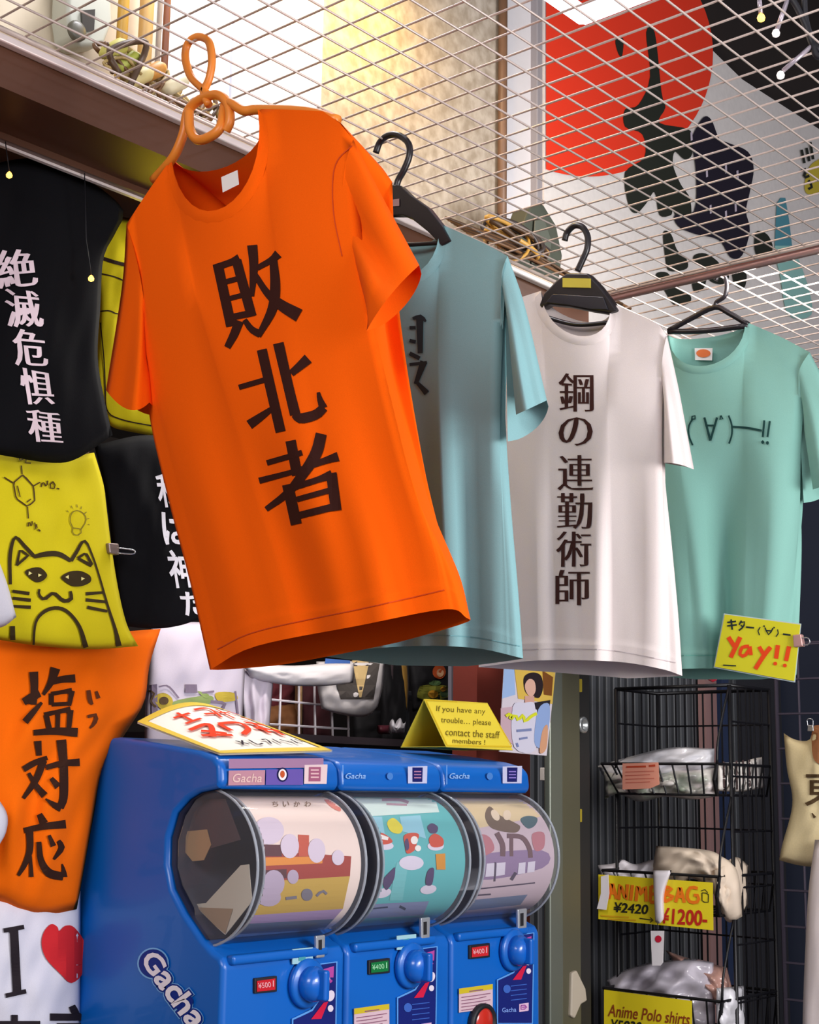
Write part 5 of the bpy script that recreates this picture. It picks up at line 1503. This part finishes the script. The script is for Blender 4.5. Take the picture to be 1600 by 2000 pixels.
# pinkish and blue upright strips behind the rack
pk = YP(2.0)
for nm, lab, x0_, x1_, hx in (('wall_strip', 'pinkish upright strip behind the wire rack', 1378, 1400, '#8a6a68'), ('wall_strip', 'dark blue upright strip behind the wire rack', 1412, 1424, '#2a3654')):
    a = pk.hit(x0_, 1500)[0]; b_ = pk.hit(x1_, 1500)[0]
    tag(mk(nm, *box(a, b_, 1.995, 2.018, 0, 2.3), mat('strip_'+hx, hx, .5)), lab, 'strip')
# dark grid panel right of the rack
gy = 1.30
gp_ = thing('grid_panel', 'dark wire grid panel behind the cream tote bag at the right edge', 'grid panel', (3.45, 1.5, 0))
parts = []
for i in range(14):
    y = .95+i*.06
    parts.append(tube([(3.42, y, .2), (3.42, y, 1.86)], .003, 5))
for z in np.arange(.25, 1.87, .085):
    parts.append(tube([(3.417, .95, z), (3.417, 1.73, z)], .003, 5))
mk('grid', *join(*parts), mat('dark_grid', '#4f4856', .45, .2), gp_, kind='stuff')
mk('frame', *tube([(3.42, .95, 0), (3.42, .95, 1.87), (3.42, 1.73, 1.87), (3.42, 1.73, 0)], .006, 8), mat('dark_grid', '#4f4856', .45, .2), gp_, smooth=True)
# cream tote bag at the right edge
tp = XP(2.95)
tote, sTt = puff('tote_bag', mat('cream_canvas', '#d8c69a', .85, noise=.06, scale=300, bump=.15), tp, [(1531, 1432), (1537, 1500), (1548, 1570), (1528, 1650), (1522, 1680)], [(1700, 1430), (1700, 1560), (1700, 1700)], T=[(1552, 1444), (1580, 1446), (1600, 1424)], B=[(1560, 1690), (1600, 1694)], th=.035, noise=.004, ns=24, nt=24,
                 label='cream canvas tote bag with a brown character at the right edge', cat='bag')
decal('printed_character', [on_quad(glyph('東', .02, .01), [(1572, 1505), (1650, 1505), (1650, 1575), (1572, 1575)]), stroke([(1586, 1588), (1592, 1597)], [2, 6])], ink('#4d3a24'), sTt, tote, .003)
decal('printed_badge', [blob([(1588, 1420), (1610, 1425), (1612, 1490), (1592, 1486), (1586, 1460)])], ink('#8c5a38'), sTt, tote, .003)
tc = thing('binder_clip', 'small silver clip above the cream tote bag', 'clip', tp.hit(1583, 1420))
mk('jaw', *slab(tp, [(1578, 1416), (1588, 1416), (1589, 1428), (1577, 1428)], .01, .006), mat('clip_wire', '#b8b8bc', .25, .9), tc, bevel=.001)
mk('lever', *tube(T3(tp, [(1578, 1418), (1577, 1406), (1583, 1404), (1588, 1407), (1588, 1418)]), .0012, 6), mat('clip_wire', '#b8b8bc', .25, .9), tc, smooth=True)
puff('folded_shirt', C_white, XP(2.9), [(1592, 1640), (1578, 1760), (1568, 1990), (1570, 2060)], [(1720, 1640), (1720, 1800), (1720, 2060)], th=.03, noise=.004, ns=16, nt=22, label='pale pink shirt edge at the lower right corner', cat='t-shirt')

# ================================================================== SHOP INTERIOR SEEN BETWEEN SHIRTS AND MACHINES
pI = YP(2.14)
C_lilac = cloth('lilac_white_cotton', '#cfc3cf')
wt, sWt = puff('t_shirt', C_lilac, pI, [(296, 1215), (290, 1300), (284, 1380), (282, 1470)], [(480, 1215), (478, 1320), (474, 1400), (470, 1480)], th=.035, noise=.003, label='white T-shirt printed with a small yellow and green townscape, behind the paper sign', cat='t-shirt')
k = crop(250, 1250, 2.909)
decal('printed_picture', [quadp(*k((100, 260), (165, 250), (170, 420), (100, 430))), stroke(k((180, 265), (230, 262), (290, 330)), 3), quadp(*k((325, 252), (392, 252), (395, 300), (325, 300))), stroke(k((610, 290), (625, 420)), 4), stroke(k((420, 300), (490, 292)), 4), stroke(k((470, 350), (550, 360), (530, 400)), 6)], ink('#837384'), sWt, wt, .003)
decal('printed_picture', [blob(k((150, 330), (200, 300), (250, 330), (250, 385), (190, 395))), blob(k((500, 300), (600, 300), (620, 340), (520, 350)))], ink('#c2a83f'), sWt, wt, .003)
decal('printed_picture', [blob(k((260, 350), (400, 320), (480, 320), (470, 360), (350, 385), (270, 390))), blob(k((395, 290), (460, 310), (440, 330)))], ink('#8c9c5c'), sWt, wt, .003)
decal('printed_picture', [ell(*k((205, 345))[0], 9, 8), stroke(k((110, 290), (150, 300), (130, 350), (160, 380)), 4), stroke(k((230, 400), (330, 400)), 5)], ink('#5a4630'), sWt, wt, .0045)
pJ = YP(2.22)
puff('t_shirt', C_lilac, pJ, [(462, 1300), (474, 1400), (476, 1490)], [(536, 1310), (528, 1400), (520, 1500)], th=.03, noise=.004, ns=20, nt=20, folds=[(.006, 2.5, .1, .4)], label='white sleeve of a shirt hanging right of the townscape T-shirt', cat='t-shirt')
puff('cloth_roll', mat('white_cloth', '#ded6d6', .7), YP(2.20), [(470, 1292), (486, 1318), (490, 1326)], [(690, 1296), (692, 1312), (690, 1334)], T=[(560, 1300), (640, 1296)], B=[(560, 1338), (630, 1340)], th=.03, noise=.003, ns=26, nt=10, label='long white rolled cloth lying across above the white grid', cat='cloth')
# white wire grid with goods behind
pG = YP(2.34)
wg = thing('wire_grid', 'white wire display grid inside the shop', 'grid panel', pG.hit(630, 1440))
parts = []
for a, b_ in [((549, 1322), (545, 1440)), ((584, 1322), (584, 1446)), ((614, 1322), (616, 1446)), ((648, 1380), (650, 1442)), ((680, 1390), (681, 1444)), ((526, 1366), (640, 1378)), ((522, 1414), (682, 1424)), ((524, 1440), (682, 1446)), ((640, 1380), (700, 1390))]:
    parts.append(tube([pG.hit(*a), pG.hit(*b_)], .0028, 6))
mk('wire', *join(*parts), mat('white_wire', '#d9cfd6', .4), wg, kind='stuff')
for lab, hx, L_, R_, dd in [('dark red garment hanging behind the white grid', '#5e1420', [(512, 1318), (516, 1420)], [(580, 1318), (578, 1372)], 2.46), ('red and black garment behind the white grid beside the tote', '#45121c', [(582, 1310), (588, 1450)], [(646, 1310), (650, 1450)], 2.47),
                            ('brown bag behind the lower part of the white grid', '#7a4a22', [(514, 1378), (516, 1448)], [(592, 1374), (592, 1448)], 2.44), ('tan upright strap behind the white grid', '#c79a6c', [(580, 1318), (580, 1420)], [(592, 1318), (590, 1420)], 2.42)]:
    puff('garment', mat('garment_'+hx, hx, .85, noise=.3, scale=14), YP(dd), L_, R_, th=.03, noise=.006, ns=14, nt=14, label=lab, cat='garment')
tt_, sTt2 = puff('tote_bag', mat('white_canvas', '#d6cdcb', .85), YP(2.28), [(618, 1292), (620, 1340), (628, 1384)], [(752, 1290), (748, 1340), (738, 1380)], B=[(660, 1394), (700, 1400), (722, 1396)], th=.04, noise=.005, ns=24, nt=20,
                 label='white tote bag with a dark grey block print parted by a beige wedge', cat='bag')
decal('printed_block', [quadp((652, 1318), (700, 1290), (742, 1296), (730, 1366), (666, 1366))], ink('#4f4844'), sTt2, tt_, .003)
decal('printed_wedge', [quadp((688, 1290), (722, 1290), (706, 1362), (702, 1362))], ink('#c9aa76'), sTt2, tt_, .0045)
decal('blue_label', [quadp((636, 1286), (684, 1290), (684, 1303), (634, 1302))], ink('#3f62a4'), sTt2, tt_, .0045)
for lab, L_, R_, dd in [('black garment hanging right of the white tote', [(742, 1290), (745, 1460)], [(800, 1290), (795, 1460)], 2.44), ('black bag with a noodle bowl picture', [(800, 1292), (806, 1390)], [(886, 1292), (884, 1380)], 2.36),
                        ('black coat in the dark behind the tent card', [(690, 1385), (690, 1470)], [(800, 1390), (800, 1470)], 2.5)]:
    gb, sgb = puff('garment', mat('black_garment', '#151217', .8), YP(dd), L_, R_, th=.03, noise=.005, ns=16, nt=16, label=lab, cat='garment')
    if 'noodle' in lab:
        decal('bowl_print', [ell(858, 1312, 13, 14)], ink('#c8592c'), sgb, gb, .003)
        decal('bowl_print', [ell(860, 1314, 7, 8)], ink('#e8b48a'), sgb, gb, .0045)
        decal('bowl_print', [blob([(818, 1345), (830, 1338), (874, 1340), (876, 1362), (820, 1366)])], ink('#8c8a36'), sgb, gb, .003)
        decal('bowl_print', [ell(850, 1334, 12, 5), ell(868, 1354, 8, 8)], ink('#5d7a4c'), sgb, gb, .0045)
        decal('bowl_print', [ell(846, 1356, 10, 8), ell(866, 1346, 6, 5)], ink('#d1952c'), sgb, gb, .0055)
puff('strap', mat('yellow_strap', '#b98a3c', .7), YP(2.425), [(784, 1292), (788, 1350), (794, 1385)], [(796, 1300), (798, 1345), (795, 1388)], th=.008, ns=8, nt=14, label='ochre cloth strip hanging in front of the black garments', cat='strap')
puff('strap', mat('grey_strap', '#4b3c42', .7), YP(2.42), [(764, 1290), (764, 1350)], [(770, 1290), (769, 1348)], th=.006, ns=6, nt=10, label='grey cord hanging right of the white tote', cat='strap')
puff('toy', mat('white_toy', '#e2dde4', .5), YP(2.30), [(762, 1412), (764, 1432)], [(793, 1408), (790, 1432)], T=[(768, 1404), (774, 1418), (782, 1402), (788, 1414)], th=.03, noise=.004, ns=16, nt=10, label='small white plush toy beside the yellow tent card', cat='toy')
puff('toy', mat('maroon_toy', '#5a1c2a', .6), YP(2.32), [(738, 1416), (740, 1434)], [(762, 1416), (762, 1434)], th=.02, ns=10, nt=10, label='dark red bundle left of the small white plush toy', cat='toy')
mk('shelf_board', *box(1.95, 2.95, 2.135, 2.60, 1.588, 1.603), mat('dark_shelf', '#2c2429', .5), label='dark shelf board behind the machines', cat='shelf')
mk('shelf_board', *box(1.55, 1.94, 2.10, 2.60, 1.545, 1.56), mat('brown_shelf', '#5d4a46', .5), label='brown shelf board under the townscape T-shirt', cat='shelf')
rail = thing('clothes_rail', 'dark clothes rail inside the shop carrying the black garments', 'rail', (2.3, 2.47, 0))
mk('bar', *tube([(1.62, 2.47, 1.73), (3.05, 2.47, 1.73)], .012, 8), M_black, rail, smooth=True)
for x in (1.62, 3.05):
    mk('post', *tube([(x, 2.47, 0), (x, 2.47, 1.74)], .012, 8), M_black, rail, smooth=True)
# posters
po = YP(1.748)
p1 = thing('poster', 'magazine poster of a dark-haired person in a white top beside the door post', 'poster', po.hit(1028, 1475))
mk('sheet', *slab(po, [(986, 1296), (1087, 1296), (1068, 1476), (976, 1468)], .002), mat('poster_base', '#d9cfd8', .4), p1)
k = crop(700, 1270, 3.81)
PD = lambda sh, hx, e_: decal('poster_print', sh, ink(hx, .5), po, p1, e_)
PD([quadp(*k((1085, 120), (1160, 120), (1170, 330), (1070, 360)))], '#9db8e2', .001)
PD([quadp(*k((1160, 120), (1470, 120), (1445, 400), (1190, 360)))], '#d9b552', .001)
PD([quadp(*k((1370, 150), (1450, 200), (1440, 340), (1380, 330)))], '#7a4a22', .0014)
PD([blob(k((1230, 250), (1240, 190), (1300, 165), (1360, 190), (1375, 280), (1350, 350), (1310, 350), (1250, 320)))], '#2a2024', .0018)
PD([blob(k((1240, 260), (1270, 215), (1310, 230), (1320, 300), (1290, 345), (1255, 320)))], '#d7aa98', .0024)
PD([quadp(*k((1240, 340), (1310, 340), (1310, 400), (1240, 410)))], '#cf9f90', .0022)
PD([blob(k((1150, 420), (1240, 390), (1310, 390), (1330, 450), (1320, 740), (1160, 720)))], '#d3cfe0', .0026)
PD([quadp(*k((1310, 390), (1430, 370), (1420, 470), (1320, 440)))], '#26222a', .0028)
PD([blob(k((1340, 440), (1420, 400), (1420, 560), (1370, 720), (1310, 680)))], '#8fa6d4', .0032)
PD([quadp(*k((1060, 430), (1150, 420), (1150, 700), (1060, 640)))], '#c9a9b4', .0014)
PD([blob(k((1370, 600), (1410, 560), (1400, 730), (1350, 760)))], '#d09a78', .0036)
PD([stroke(k((1100, 490), (1140, 470), (1130, 520), (1170, 480), (1190, 520), (1230, 480), (1240, 530), (1290, 490), (1330, 470)), 6)], '#d6d832', .0040)
PD([stroke(k((1180, 600), (1290, 590)), 5), stroke(k((1200, 660), (1260, 650)), 4), stroke(k((1180, 690), (1190, 720)), 4)], '#7c86b0', .0040)
p2o = YP(2.16)
p2 = mk('poster', *slab(p2o, [(898, 1290), (930, 1290), (942, 1370), (892, 1366)], .002), mat('poster_pale', '#cfd3e2', .5), label='pale blue and white leaflet behind the tent card', cat='poster')
decal('leaflet_print', [blob([(902, 1318), (912, 1314), (920, 1322), (925, 1332), (910, 1330)]), stroke([(900, 1340), (932, 1345)], 4)], ink('#5b5a74'), p2o, p2, .001)
mk('door_frame_strip', *slab(YP(2.15), [(882, 1285), (890, 1285), (890, 1370), (882, 1370)], .01), mat('grey_strip', '#8c8894', .4), label='thin grey upright strip left of the pale leaflet', cat='strip')
bt = YP(1.928).hit(1058, 1512)
tag(mk('wall_switch', *box(bt[0]-.006, bt[0]+.006, bt[1]-.012, bt[1]+.001, bt[2]-.014, bt[2]+.014), mat('switch_white', '#e6ded8', .5), bevel=.002), 'small white switch on the red wall under the magazine poster', 'switch')
